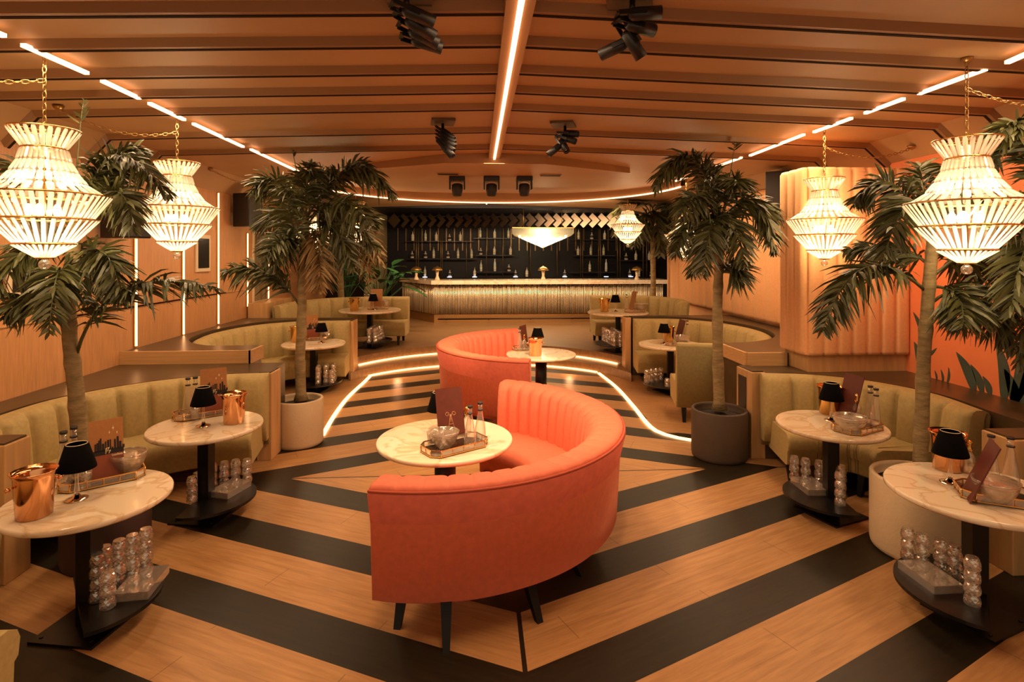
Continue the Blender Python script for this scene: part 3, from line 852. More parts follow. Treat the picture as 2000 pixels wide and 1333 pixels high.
def shot(k, px, py, label, dz=0.0):
    x, y, z = base(k, px, py)
    return tag(MB().facets([(.022, 0), (.026, .004), (.028, .02), (.030, .04), (.032, .06)], n=12).lathe([(.032, .06), (.034, .085), (.031, .085), (.022, .012), (.0001, .012)], n=16).build('cut_tumbler', CUT, None, 0, (x, y, z + dz)), label, 'glass')
def card(k, p0, p1, label, h=.34, tilt=-12, style='skyline', dz=.012, wd=None):
    """menu standing on edge: p0, p1 are the pixels of its lower corners"""
    z = TB[k][3] + .69 + dz
    a = Vector(at3(p0[0], p0[1], z)); b = Vector(at3(p1[0], p1[1], z))
    if wd:
        c = (a + b) / 2; u = (b - a).normalized(); a, b = c - u * wd / 2, c + u * wd / 2
    w_ = (b - a).length; rz = atan2(b.y - a.y, b.x - a.x)
    t = thing('menu_card', label, 'menu', tuple((a + b) / 2), rz)
    R = Matrix.Rotation(radians(tilt), 3, 'X')
    def q(name, boxes, mat, y=0.0, th=.002):
        m = MB()
        for (x0, x1, z0, z1) in boxes:
            m.box(R @ Vector(((x0 + x1) / 2 * w_, y, (z0 + z1) / 2 * h)), ((x1 - x0) * w_, th, (z1 - z0) * h), 0, R)
        return m.build(name, mat, t)
    if style == 'skyline':
        q('board', [(-.5, .5, 0, 1)], MENU1, 0, .004)
        q('lower_half', [(-.5, .5, 0, .42)], MENU2, -.0025, .001)
        rr = random.Random(3); bx = [(-.5, .5, .42, .5)]
        X = -.34
        while X < .47:
            ww = rr.uniform(.035, .07); bx.append((X, X + ww, .48, rr.uniform(.52, .70))); X += ww + rr.uniform(0, .03)
        q('skyline_print', bx, INK, -.0035, .001)
        q('star_print', [(.2, .208, .8, .88), (.165, .24, .836, .844), (.19, .22, .825, .855), (.075, .11, .765, .785), (.30, .33, .745, .765), (.088, .096, .75, .8), (.312, .32, .73, .78)], STAR, -.0035, .001)
        # pale script line and a small bent mark, as printed under the skyline
        m = MB()
        P = [R @ Vector((w_ * (.14 + .33 * i / 40), -.0042, h * (.385 + .018 * sin(i * 1.25) + (.012 if i in (0, 1, 22, 23) else 0)))) for i in range(41)]
        m.tube(P, .0011, 4)
        P = [R @ Vector((w_ * a_, -.0045, h * b_)) for a_, b_ in ((-.03, .43), (-.01, .52), (.07, .53), (.01, .47), (.11, .48), (.06, .43))]
        m.tube(P, .003, 5); m.build('script_print', STAR, t)
    elif style == 'emblem':
        q('board', [(-.5, .5, 0, 1)], MENU3, 0, .006)
        m = MB()
        def spiral(s):
            P = [(0.0, .28), (s * .03, .44), (s * .09, .50)]
            for i in range(14):
                a = pi * .6 - i * pi * 1.8 / 13; rr_ = .085 - i * .0045
                P.append((s * (.12 + rr_ * cos(a)), .46 + .55 * rr_ * sin(a)))
            return P
        for s in (-1, 1):
            m.tube([R @ Vector((x_ * w_, -.004, z_ * h)) for x_, z_ in spiral(s)], .0018, 5)
            m.tube([R @ Vector((x_ * w_, -.004, z_ * h)) for x_, z_ in ((0, .46), (s * .06, .3), (s * .12, .16), (s * .15, .15))], .0018, 5)
        m.tube([R @ Vector((x_ * w_, -.004, z_ * h)) for x_, z_ in ((-.08, .26), (.08, .26))], .0018, 5)
        m.build('emblem_print', EMBLEM, t)
    else:
        q('board', [(-.5, .5, 0, 1)], MENU3 if style == 'plain' else MENU1, 0, .006)
    return t

def ang(k, a, b):
    p = at(a[0], a[1], TB[k][3] + .69); q = at(b[0], b[1], TB[k][3] + .69)
    return atan2(q[1] - p[1], q[0] - p[0])
ph = {k: v[5] for k, v in TB.items()}
# front left
r = ang('L1', (141, 968), (271, 940))
tray('L1', 200, 940, r, 'brass octagonal mirror tray on ' + ph['L1'], .2, .105)
bucket('L1', 67, 1008, 'copper ice bucket with knob handles on ' + ph['L1'], .9)
lamp('L1', 150, 976, 'small lamp with black shade on ' + ph['L1'])
card('L1', (175, 946), (243, 930), 'gold and rust menu card with a skyline print on ' + ph['L1'], .34, -8)
bottle('L1', 124, 952, 'front one of two black-capped clear bottles on ' + ph['L1'], h=.3)
bottle('L1', 142, 938, 'rear one of two black-capped clear bottles on ' + ph['L1'], h=.3)
bowl('L1', 250, 928, 'cut crystal bowl behind the menu on ' + ph['L1'], .1, .12)
shot('L1', 166, 956, 'small cut glass between lamp and menu on ' + ph['L1'], .013)
# middle left
r = ang('L2', (375, 825), (436, 815))
tray('L2', 395, 812, r, 'brass octagonal mirror tray on ' + ph['L2'], .2, .1)
bucket('L2', 457, 826, 'copper ice bucket with flared rim on ' + ph['L2'], 2.6)
lamp('L2', 397, 833, 'small lamp with black shade on ' + ph['L2'])
card('L2', (392, 812), (444, 804), 'gold and rust menu card with a skyline print on ' + ph['L2'], .36, -6)
bottle('L2', 360, 812, 'left one of two black-capped clear bottles on ' + ph['L2'], h=.3)
bottle('L2', 374, 806, 'right one of two black-capped clear bottles on ' + ph['L2'], h=.3)
shot('L2', 380, 822, 'small cut glass in the tray on ' + ph['L2'], .013)
# centre
r = ang('C1', (876, 901), (957, 880))
tray('C1', 888, 876, r, 'brass octagonal mirror tray on ' + ph['C1'], .22, .115)
lamp('C1', 858, 846, 'small lamp with black shade behind the brown menu on ' + ph['C1'])
card('C1', (858, 858), (908, 850), 'brown leather menu with a scrolled gold emblem on ' + ph['C1'], .34, -14, 'emblem', wd=.2)
bowl('C1', 868, 878, 'cut crystal bowl in the tray on ' + ph['C1'], .1, .11)
shot('C1', 843, 872, 'small cut glass beside the bowl on ' + ph['C1'], .013)
bottle('C1', 918, 875, 'left one of two black-capped clear bottles on ' + ph['C1'])
bottle('C1', 938, 866, 'right one of two black-capped clear bottles on ' + ph['C1'])
shaker('C1', 912, 848, 'small ornate bottle behind the menu on ' + ph['C1'], 0)
# rear coral sofa
tray('C2', 1020, 684, .15, 'small brass tray on ' + ph['C2'], .13, .08)
bucket('C2', 1046, 695, 'copper ice bucket on ' + ph['C2'], 0)
lamp('C2', 1050, 683, 'small lamp with black shade on ' + ph['C2'])
card('C2', (1020, 681), (1032, 676), 'dark narrow menu on ' + ph['C2'], .3, -8, 'plain')
bottle('C2', 1010, 683, 'black-capped clear bottle on ' + ph['C2'], h=.28)
shaker('C2', 1024, 684, 'small ornate bottle on ' + ph['C2'])
# middle right
r = ang('R2', (1684, 857), (1733, 843))
tray('R2', 1674, 839, r, 'brass octagonal mirror tray on ' + ph['R2'], .19, .11)
lamp('R2', 1624, 822, 'small lamp with black shade on ' + ph['R2'])
bucket('R2', 1620, 808, 'copper ice bucket behind the lamp on ' + ph['R2'], 1.2, BRASS)
bowl('R2', 1660, 846, 'cut crystal bowl in the tray on ' + ph['R2'], .115, .11)
bottle('R2', 1700, 828, 'rear one of two black-capped clear bottles on ' + ph['R2'], h=.28)
bottle('R2', 1711, 835, 'front one of two black-capped clear bottles on ' + ph['R2'], h=.28)
shaker('R2', 1674, 823, 'ornate bottle with gold stopper on ' + ph['R2'])
# front right
tray('R1', 1948, 975, ang('R1', (1893, 998), (1973, 1010)), 'brass octagonal mirror tray on ' + ph['R1'], .17, .11)
lamp('R1', 1856, 944, 'small lamp with black shade on ' + ph['R1'])
bucket('R1', 1851, 917, 'copper ice bucket behind the lamp on ' + ph['R1'], .6)
bowl('R1', 1945, 984, 'cut crystal bowl in the tray on ' + ph['R1'], .105, .11)
bottle('R1', 1936, 948, 'left one of two black-capped clear bottles on ' + ph['R1'], h=.27)
bottle('R1', 1974, 953, 'right one of two black-capped clear bottles on ' + ph['R1'], h=.27)
shaker('R1', 1893, 925, 'ornate bottle with gold stopper on ' + ph['R1'], 0)
def lean_card(k, px, py, rz, tilt, label, mat, wd=.2, h=.34, dz=.013):
    x, y, z = base(k, px, py)
    t = thing('menu_card', label, 'menu', (x, y, z + dz), radians(rz))
    R = Matrix.Rotation(radians(tilt), 3, 'X')
    MB().box(R @ Vector((0, 0, h / 2 + .002)), (wd, .006, h), 0, R).build('board', mat, t)
lean_card('R1', 1886, 972, 58, 22, 'dark red menu seen edge-on, leaning to the right on ' + ph['R1'], MENU3, .2, .33, .003)
lean_card('R2', 1650, 818, 95, 15, 'dark red menu leaning sideways on ' + ph['R2'], MENU3)
lean_card('R3', 1323, 668, 95, 15, 'brown menu leaning to the right on ' + ph['R3'], MENU3, .2, .32)
lean_card('R4', 1232, 607, 100, 14, 'slim gold menu leaning to the right on ' + ph['R4'], MENU1, .18)
# back tables
tray('L3', 618, 664, .2, 'small brass tray on ' + ph['L3'], .15, .09)
bucket('L3', 579, 668, 'gold ice bucket partly hidden by the trunk on ' + ph['L3'], 0, BRASS)
lamp('L3', 628, 670, 'small lamp with black shade on ' + ph['L3'])
card('L3', (600, 664), (622, 662), 'gold menu card with a skyline print on ' + ph['L3'], .36, -6, wd=.17)
bowl('L3', 637, 662, 'crystal bowl beside the lamp on ' + ph['L3'], .09, .13)
tray('R3', 1322, 675, -.1, 'small brass tray on ' + ph['R3'], .15, .09)
bucket('R3', 1305, 668, 'gold ice bucket behind the lamp on ' + ph['R3'], 0, BRASS)
lamp('R3', 1297, 672, 'small lamp with black shade on ' + ph['R3'])
bowl('R3', 1331, 674, 'cut crystal bowl on ' + ph['R3'], .11, .12)
bottle('R3', 1346, 667, 'tall clear carafe on ' + ph['R3'], h=.3)
tray('L4', 738, 604, .1, 'small brass tray on ' + ph['L4'], .18, .1)
bucket('L4', 692, 607, 'gold ice bucket on ' + ph['L4'], 0, BRASS)
lamp('L4', 729, 606, 'small lamp with black shade on ' + ph['L4'])
card('L4', (724, 603), (745, 603), 'orange menu card behind the lamp on ' + ph['L4'], .36, -10, 'plain_gold', wd=.22)
bottle('L4', 712, 603, 'left one of two clear bottles on ' + ph['L4'], h=.28)
bottle('L4', 719, 603, 'right one of two clear bottles on ' + ph['L4'], h=.28)
bowl('L4', 751, 602, 'crystal bowl beside the menu on ' + ph['L4'], .09, .13)
tray('R4', 1240, 610, .1, 'small brass tray on ' + ph['R4'], .17, .1)
bucket('R4', 1181, 609, 'gold ice bucket left of the lamp on ' + ph['R4'], 0, BRASS)
lamp('R4', 1202, 609, 'small lamp with black shade on ' + ph['R4'])
bottle('R4', 1224, 607, 'clear bottle left of the menu on ' + ph['R4'], h=.28)
bowl('R4', 1252, 610, 'crystal bowl on ' + ph['R4'], .12, .14)
# ---------------------------------------------------------------- chandeliers
def chain_links(m, P, lk=.034, r=.0032, wd=.011):
    P = [Vector(p) for p in P]; L = [0]
    for i in range(1, len(P)): L.append(L[-1] + (P[i] - P[i - 1]).length)
    n_ = max(2, int(L[-1] / lk)); j = 0
    def pos(s):
        j = 0
        while j < len(L) - 2 and L[j + 1] < s: j += 1
        return P[j].lerp(P[j + 1], (s - L[j]) / max(1e-9, L[j + 1] - L[j]))
    for k in range(n_):
        c = pos(L[-1] * (k + .5) / n_); t = (pos(min(L[-1], L[-1] * (k + .6) / n_)) - pos(L[-1] * (k + .4) / n_)).normalized()
        a = t.cross(Vector((0, 0, 1)) if abs(t.z) < .9 else Vector((1, 0, 0))).normalized(); b = t.cross(a)
        s = a if k % 2 else b
        ring_ = [c + t * (lk * .66 * cos(2 * pi * i / 8)) + s * (wd * sin(2 * pi * i / 8)) for i in range(9)]
        m.tube(ring_, r, 4, cap=False)
def chandelier(loc, zhook, label, swag=None, lvl=2):
    """loc = centre of the bottom ball"""
    t = thing('crystal_chandelier', label, 'chandelier', loc, 0, 'crystal chandeliers')
    def ringof(nm, r0, z0, r1, z1, n_, wd, th=.008, tip=.35):
        m = MB()
        for k in range(n_):
            a = 2 * pi * (k + .5) / n_
            m.bar((r0 * cos(a), r0 * sin(a), z0), (r1 * cos(a), r1 * sin(a), z1), wd, th, (cos(a), sin(a), .5), tip)
        return m
    ringof('top', .17, .77, .105, .67, 28, .024).build('top_crown', CRYST, t)
    m = MB(); cv = [(.108, .657), (.124, .59), (.155, .525), (.2, .46), (.275, .402)]
    for k in range(30):
        a = 2 * pi * k / 30
        for i in range(4):
            (r0, z0), (r1, z1) = cv[i], cv[i + 1]
            m.bar((r0 * cos(a), r0 * sin(a), z0), (r1 * cos(a), r1 * sin(a), z1 + .006), .022 + .005 * i, .01, (cos(a), sin(a), .6), .4)
    m.build('crystal_strands', CRYST, t)
    ringof('t1', .318, .395, .228, .265, 48, .024, tip=.15).build('upper_tier', CRYST, t)
    ringof('t2', .255, .255, .14, .125, 36, .021, tip=.15).build('middle_tier', CRYST, t)
    ringof('t3', .15, .115, .04, .04, 32, .016, tip=.2).build('lower_tier', CRYST, t)
    m = MB()
    for (r, z, q) in ((.17, .773, .004), (.106, .663, .006), (.319, .398, .005), (.276, .402, .004), (.232, .262, .005), (.258, .258, .004), (.145, .121, .004), (.152, .117, .004), (.04, .038, .006)):
        m.tube([(r * cos(2 * pi * i / 32), r * sin(2 * pi * i / 32), z) for i in range(33)], q, 5, cap=False)
    m.tube([(0, 0, .03), (0, 0, .775)], .008, 6)
    for k in range(3):
        a = 2 * pi * k / 3
        m.bar((0, 0, .765), (.17 * cos(a), .17 * sin(a), .771), .008, .004).bar((0, 0, .3), (.315 * cos(a), .315 * sin(a), .39), .008, .004)
    m.build('frame', BRASS, t)
    MB().ball((0, 0, .0), .03, 14, 10).lathe([(.012, .026), (.016, .04)], n=10).build('drop_ball', CUT, t)
    for k in range(5):
        a = 2 * pi * k / 5
        MB().ball((.07 * cos(a), .07 * sin(a), .31), .02, 8, 6, 1.8).build('bulb', BULB, t)
    m = MB(); top = zhook - loc[2]
    m.lathe([(.035, top), (.03, top - .015), (.006, top - .03)], n=12)
    chain_links(m, [(0, 0, top - .02), (0, 0, .775)])
    m.build('chain', GOLDDIM, t)
    if swag:
        m = MB(); d = Vector(swag) - Vector(loc); s0 = Vector((0, 0, .775 + (top - .775) * .62))
        P = [s0.lerp(d, i / 14) - Vector((0, 0, 1)) * (.22 * d.length * .5 * 4 * (i / 14) * (1 - i / 14)) * .6 for i in range(15)]
        chain_links(m, P); m.lathe([(.04, d.z + .02), (.03, d.z), (.005, d.z - .02)], (d.x, d.y, 0), 12)
        m.build('swag_chain', GOLDDIM, t)
    point('chandelier_bulb_glow', (loc[0], loc[1], loc[2] + .3), 30, (1, .74, .45), .1)
    return t
CH = [
 ('crystal chandelier at the front left, cut by the frame edge', 87, 3.225, 517, None, (-3.3, 2.85)),
 ('second crystal chandelier on the left, before the palm with the pale planter', 346, 4.68, 500, None, (-3.2, 4.5)),
 ('crystal chandelier on the left, hidden among the fronds above the pale planter', 612, 8.6, 509, None, (-3.5, 7.6)),
 ('crystal chandelier at the far left, peeking out behind the fronds toward the bar', 695, 10.2, 478, None, None),
 ('crystal chandelier at the front right', 1888, 3.354, 527, None, (4.1, 3.25)),
 ('second crystal chandelier on the right, in front of the padded column', 1610, 5.17, 514, None, (4.1, 5.1)),
 ('crystal chandelier behind the fronds of the dark planter palm', 1340, 8.6, 509, None, None),
 ('crystal chandelier at the far right, in front of the back bar', 1226, 10.7, 480, None, None),
]
for (lb, px, tt, py, _, sw) in CH:
    p = pt(px, py, tt)
    chandelier(tuple(p), zc(p.x), lb, (sw[0], sw[1], zc(sw[0]) - .03) if sw else None)

# ---------------------------------------------------------------- palms
def frond(m, P, nl, ll, wd, rnd, r0=.012, plum=1.0, droop=.35, start=.16, sway=.0):
    """rachis through P (quadratic curve) with leaflets all round it"""
    P = [Vector(p) for p in P]
    def c(t): return P[0] * (1 - t) ** 2 + P[1] * 2 * t * (1 - t) + P[2] * t * t
    pts = [c(i / 14) for i in range(15)]
    m.tube(pts, [r0 * (1 - .85 * i / 14) for i in range(15)], 5)
    for k in range(nl):
        t = start + (1 - start) * (k + rnd.random()) / nl
        p = c(t); tg = (c(min(1, t + .02)) - c(max(0, t - .02))).normalized()
        side = tg.cross(Vector((0, 0, 1)))
        side = side.normalized() if side.length > 1e-3 else Vector((1, 0, 0))
        up = side.cross(tg).normalized()
        a = rnd.choice((0, pi)) + rnd.gauss(0, .75 * plum)
        dr = (side * cos(a) + up * sin(a)) * .85 + tg * rnd.uniform(.35, .8)
        dr.normalize()
        L = ll * (sin(pi * min(1, .18 + .8 * t)) ** .6) * rnd.uniform(.75, 1.15)
        nrm = tg.cross(dr); nrm = nrm.normalized() if nrm.length > 1e-3 else up
        wv = nrm.cross(dr).normalized() if rnd.random() < .5 else (nrm + nrm.cross(dr) * rnd.uniform(-1, 1)).normalized()
        q = []
        for (f, w_) in ((0, .35), (.3, 1), (.7, .8), (1, .12)):
            g = p + dr * L * f - Vector((0, 0, 1)) * L * droop * f * f
            q += [g - wv * wd * .5 * w_, g + wv * wd * .5 * w_]
        m.add(q, [(0, 1, 3, 2), (2, 3, 5, 4), (4, 5, 7, 6)])
def palm(label, t0, crown, trunk, specs, seed=1, ll=.3, wd=.03, nl=95, rt=(.055, .04), dry=(), thin=()):
    """trunk: pixels bottom to top at depth t0; specs: (base px, control px, tip px, depth offset of tip[, kind])"""
    rnd = random.Random(seed)
    b0 = pt(*trunk[0], t0)
    t = thing('palm_tree', label, 'palm', tuple(b0))
    PP = [pt(a, b, t0) - b0 for a, b in trunk]
    Q = []
    for i in range(len(PP) - 1):
        for k in range(6): Q.append(PP[i].lerp(PP[i + 1], k / 6))
    Q.append(PP[-1]); n_ = len(Q)
    rad = [(rt[0] + (rt[1] - rt[0]) * i / (n_ - 1)) * (1.0 + (.10 if i % 5 == 0 else -.02)) * (1.25 if i == 0 else 1) for i in range(n_)]
    MB().tube(Q, rad, 10).build('trunk', BARK, t)
    for i, s in enumerate(specs):
        m = MB()
        dz = s[3]
        p0 = pt(*s[0], t0) - b0; p1 = pt(*s[1], t0 + dz * .5) - b0; p2 = pt(*s[2], t0 + dz) - b0
        kind = s[4] if len(s) > 4 else ''
        L = (p1 - p0).length + (p2 - p1).length
        if kind == 'spear':
            frond(m, (p0, p1, p2), 10, .16, .02, rnd, .011, .2, .05, .8)
        else:
            frond(m, (p0, p1, p2), int(nl * (1.9 if kind == 'big' else 1.5)), ll * (1.1 if kind == 'big' else .95), wd * .78, rnd, .012, .55 if kind == 'big' else 1.0, .25 if kind == 'up' else .4)
        for i_ in range(len(m.v)):
            q_ = m.v[i_]; zm = zc(max(-3.9, min(4.5, q_[0] + b0.x))) - .07 - b0.z
            X_, Y_, Z_ = q_[0] + b0.x, q_[1] + b0.y, min(q_[2], zm)
            if Y_ < 12.3: X_ = min(max(X_, XL + .03), XR - .06)
            if 5.2 < Y_ < 6.0: X_ = min(X_, 3.1)
            m.v[i_] = (X_ - b0.x, Y_ - b0.y, Z_)
        m.build('frond', LEAFDRY if kind == 'dry' else LEAF, t)
    return t
palm('palm with a slender pale trunk growing from the pale planter on the left', 5.95, None, [(588, 782), (586, 700), (590, 600), (590, 520), (598, 430)],
     [((600, 425), (690, 255), (768, 385), -.1, 'big'), ((600, 425), (680, 290), (720, 330), .4), ((598, 420), (535, 310), (494, 375), -.3), ((598, 400), (578, 340), (570, 285), .0, 'spear'),
      ((598, 440), (560, 380), (500, 450), .4), ((590, 520), (562, 410), (556, 345), -.6), ((590, 500), (560, 440), (520, 500), -.5), ((600, 440), (660, 350), (722, 440), -.4),
      ((586, 600), (530, 500), (436, 532), -.2), ((600, 440), (660, 410), (690, 530), -.2), ((595, 450), (540, 420), (540, 560), -.1), ((600, 430), (620, 330), (640, 340), .5), ((598, 460), (630, 440), (625, 570), -.3, 'dry'),
      ((600, 430), (640, 380), (740, 490), .3), ((600, 430), (590, 350), (610, 320), -.3)], 11, .30, .032, 120)
palm('palm with a straight trunk growing from the dark planter on the right', 5.55, None, [(1405, 800), (1402, 700), (1401, 600), (1404, 520), (1408, 430)],
     [((1408, 430), (1350, 215), (1278, 372), -.1, 'big'), ((1408, 430), (1385, 270), (1310, 330), .3), ((1408, 430), (1490, 330), (1512, 495), -.2, 'big'), ((1408, 430), (1470, 370), (1540, 440), .4),
      ((1408, 430), (1428, 350), (1436, 268), .1, 'spear'), ((1408, 440), (1395, 380), (1372, 540), -.5), ((1408, 440), (1430, 390), (1455, 520), -.4), ((1408, 440), (1350, 380), (1318, 500), -.2),
      ((1406, 470), (1380, 420), (1350, 540), .3), ((1404, 545), (1430, 500), (1450, 545), -.2), ((1408, 430), (1400, 330), (1380, 320), .4), ((1408, 430), (1440, 330), (1440, 360), -.3), ((1408, 440), (1360, 340), (1330, 420), -.5)], 5, .27, .032, 115)
palm('tall palm at the front left, its bent trunk rising behind the marble table', 3.72, None, [(158, 965), (156, 860), (148, 760), (136, 660), (134, 590), (143, 480), (150, 430)],
     [((150, 690), (205, 500), (425, 566), -.1, 'big'), ((136, 650), (75, 530), (8, 620), -.2), ((140, 500), (60, 420), (-10, 580), -.3), ((150, 450), (200, 200), (330, 385), .0, 'big'), ((150, 450), (210, 260), (290, 300), .3),
      ((150, 440), (240, 300), (262, 450), -.2), ((147, 460), (146, 320), (163, 195), .1, 'spear'), ((145, 460), (40, 240), (-30, 380), .3), ((150, 540), (205, 420), (240, 590), -.2), ((142, 560), (110, 460), (96, 650), -.4),
      ((140, 470), (80, 400), (40, 520), .2), ((150, 430), (230, 250), (220, 380), .2), ((143, 500), (170, 440), (180, 600), .3)], 3, .22, .026, 110, (.055, .036))
palm('palm at the front right with a stout trunk behind the marble table', 3.9, None, [(1796, 930), (1800, 840), (1804, 700), (1812, 590), (1819, 500), (1822, 460)],
     [((1807, 568), (1670, 440), (1606, 650), -.2, 'big'), ((1819, 480), (1790, 300), (1726, 500), -.3, 'big'), ((1819, 475), (1740, 280), (1668, 400), .2), ((1819, 475), (1790, 300), (1800, 330), .5), ((1822, 590), (1900, 520), (1985, 690), -.1),
      ((1822, 540), (1920, 450), (2010, 500), .1), ((1819, 470), (1860, 330), (1920, 400), .3), ((1815, 520), (1770, 470), (1650, 490), .4), ((1822, 560), (1890, 560), (1880, 640), -.3), ((1820, 500), (1910, 480), (1960, 600), .4)], 8, .24, .028, 115, (.048, .036))
palm('palm at the far right edge, only its fronds reaching into the frame', 3.62, None, [(2085, 700), (2080, 560), (2060, 420)],
     [((2060, 420), (1990, 180), (1905, 330), .3), ((2060, 420), (2000, 190), (1960, 260), .0), ((2060, 430), (2000, 350), (1930, 450), -.1), ((2062, 460), (1990, 430), (1975, 620), -.1), ((2064, 480), (2030, 440), (1990, 720), .1)], 9, .26, .03, 110)
palm('palm in front of the right end of the bar', 12.2, None, [(1275, 668), (1276, 560), (1275, 480), (1272, 420)],
     [((1272, 420), (1230, 340), (1200, 460), -.2), ((1272, 420), (1225, 330), (1222, 370), .3), ((1272, 420), (1260, 320), (1235, 340), .0), ((1272, 420), (1310, 350), (1330, 440), -.3), ((1272, 425), (1300, 400), (1318, 490), .2),
      ((1272, 425), (1250, 400), (1238, 480), -.4), ((1272, 425), (1285, 380), (1290, 500), -.3), ((1272, 420), (1290, 350), (1310, 370), .4)], 13, .45, .06, 85, (.06, .05))
palm('palm at the far left near the bar, its pale lower fronds drooping', 11.7, None, [(668, 610), (664, 540), (672, 470)],
     [((672, 470), (700, 400), (745, 520), -.2, 'dry'), ((672, 470), (640, 390), (600, 470), .2), ((672, 470), (690, 390), (700, 400), -.1), ((672, 470), (700, 430), (722, 550), -.3, 'dry'), ((672, 470), (640, 420), (620, 520), -.3), ((672, 470), (710, 400), (735, 440), .3)], 17, .5, .06, 80, (.07, .06))

def planter(loc, r, h, mat, label, r2=None):
    t = thing('planter_pot', label, 'planter', loc)
    r2 = r2 or r
    MB().lathe([(r2 * .93, 0), (r2 * .98, .012), (r2, .04), (r, h - .01), (r - .006, h), (r - .026, h), (r - .03, h - .02), (r - .032, h - .1), (.001, h - .1)], n=48).build('pot', mat, t)
    MB().lathe([(r - .031, h - .07), (r * .5, h - .05), (.0001, h - .045)], n=24).build('soil', SOIL, t)
    return t
p = pt(584, 780, 5.93); planter((p.x, p.y, 0), .245, .475, PALE, 'pale round planter on the left holding the slender palm')
p = pt(1405, 800, 5.55); planter((p.x, p.y, 0), .265, .47, DARKPOT, 'dark brown round planter on the right holding the straight palm')
planter((-2.44, 3.86, 0), .25, .42, PLUMPOT, 'dark plum round planter half hidden behind the front left table')
planter((2.98, 3.62, 0), .3, .5, PALE, 'large pale round planter behind the front right table')
p = pt(2085, 700, 3.62); planter((p.x, p.y, .838), .1, .35, DARKPOT, 'planter at the right edge under the overhanging fronds')
p = pt(1275, 668, 12.2); planter((p.x, p.y, .28), .26, .42, DARKPOT, 'dark planter under the palm at the right end of the bar')
p = pt(668, 610, 11.7); planter((p.x, p.y, .28), .26, .45, DARKPOT, 'dark planter under the far left palm near the bar')

# broad-leaved plants by the bar
def broad(loc, label, seed, n_=14, hh=1.5):
    rnd = random.Random(seed)
    t = thing('broad_leaf_plant', label, 'plant', loc)
    for k in range(n_):
        a = rnd.uniform(0, 2 * pi); sp = rnd.uniform(.15, .6); h_ = hh * rnd.uniform(.5, 1)
        tip = Vector((cos(a) * sp, sin(a) * sp, h_))
        m = MB(); m.tube([(0, 0, .0), (tip.x * .3, tip.y * .3, h_ * .5), (tip.x, tip.y, h_)], [.012, .01, .007], 5)
        d = Vector((cos(a), sin(a), rnd.uniform(-.2, .9))).normalized(); s = d.cross(Vector((0, 0, 1))).normalized(); L = rnd.uniform(.4, .6)
        q = []
        for (f, w_) in ((0, .15), (.2, .8), (.5, 1), (.8, .7), (1, .08)):
            c = tip + d * L * f - Vector((0, 0, .3 * L * f * f)); q += [c - s * .11 * w_ + Vector((0, 0, .02)), c, c + s * .11 * w_ + Vector((0, 0, .02))]
        fs = []
        for i in range(4): fs += [(i * 3, i * 3 + 1, i * 3 + 4, i * 3 + 3), (i * 3 + 1, i * 3 + 2, i * 3 + 5, i * 3 + 4)]
        m.add(q, fs, True); m.v = [(max(x_, XL + .04 - loc[0]), min(y_, 13.98 - loc[1]), z_) for x_, y_, z_ in m.v]; m.build('leaf', LEAFG, t)
    MB().lathe([(.2, -.35), (.22, 0), (.2, 0), (.001, -.03)], n=20).build('pot', DARKPOT, t)
    return t
broad((-2.2, 12.6, .63), 'lush broad-leaved plant nearest the bar on the far left', 2, 26, 1.2)
broad((-3.0, 12.95, .63), 'lush broad-leaved plant far left, beside the wall', 4, 26, 1.3)

# ---------------------------------------------------------------- bar
BX0, BYF, BZ, BTOP = -1.09, 14.0, .28, 1.33
bar = thing('bar_counter', 'long bar counter faced with shimmering mirror rods under a marble top', 'bar', (BX0, BYF, BZ))
hb = BTOP - BZ
body = [(0, .06), (5.9, .06), (5.9, .62), (.1, .62), (-.55, 1.42), (-.93, 1.42)]
MB().prism(body, .2, hb - .04).build('carcass', BARWALL, bar)
MB().prism([(0, .05), (5.9, .05), (5.9, .6), (.1, .6), (-.55, 1.42), (-.95, 1.42)], 0, .2).build('plinth', PLINTH, bar)
MB().prism([(-.06, -.08), (5.9, -.08), (5.9, .68), (.1, .68), (-.5, 1.5), (-1.05, 1.5)], hb - .1, hb).build('marble_top', MARBLE, bar)
m = MB(); rr = random.Random(4)
for i in range(150):
    x = .02 + i * .0385
    m.lathe([(.017, .215), (.017, hb - .1 - rr.random() * .04)], (x, .035 + rr.uniform(-.02, .012), 0), 7)
for i in range(46):
    f = i / 46; x, y = -.93 * f, .06 + 1.36 * f
    m.lathe([(.017, .215), (.017, hb - .1 - rr.random() * .04)], (x - .02 + rr.uniform(-.012, .01), y - .02, 0), 7)
m.build('rod_cladding', BARROD, bar)
m = MB(); m.tube([(.1, -.1, .1), (5.8, -.1, .1)], .016, 8)
for i in range(6): m.bar((.3 + i * 1.05, -.1, .1), (.3 + i * 1.05, .08, .06), .02, .02)
m.build('foot_rail', BLACKMETAL, bar)
def mushroom(px, py, label):
    p = pt(px, py, 14.25); t = thing('mushroom_lamp', label, 'lamp', (p.x, p.y, BTOP), 0, 'mushroom lamps on the bar')
    MB().lathe([(.07, 0), (.06, .02), (.03, .1), (.04, .2), (.06, .235)], n=18).build('base', PALE, t)
    MB().lathe([(.14, .235), (.13, .265), (.09, .31), (.03, .335), (.0001, .338)], n=24).build('dome', GOLDDIM, t)
    MB().ball((0, 0, .33), .02, 8, 6).build('finial', BRASS, t)
for px, d in ((813, 'first from the left'), (854, 'second from the left'), (1061, 'third from the left'), (1244, 'fourth from the left')):
    mushroom(px, 545, 'small mushroom lamp with metal dome on the bar, ' + d)
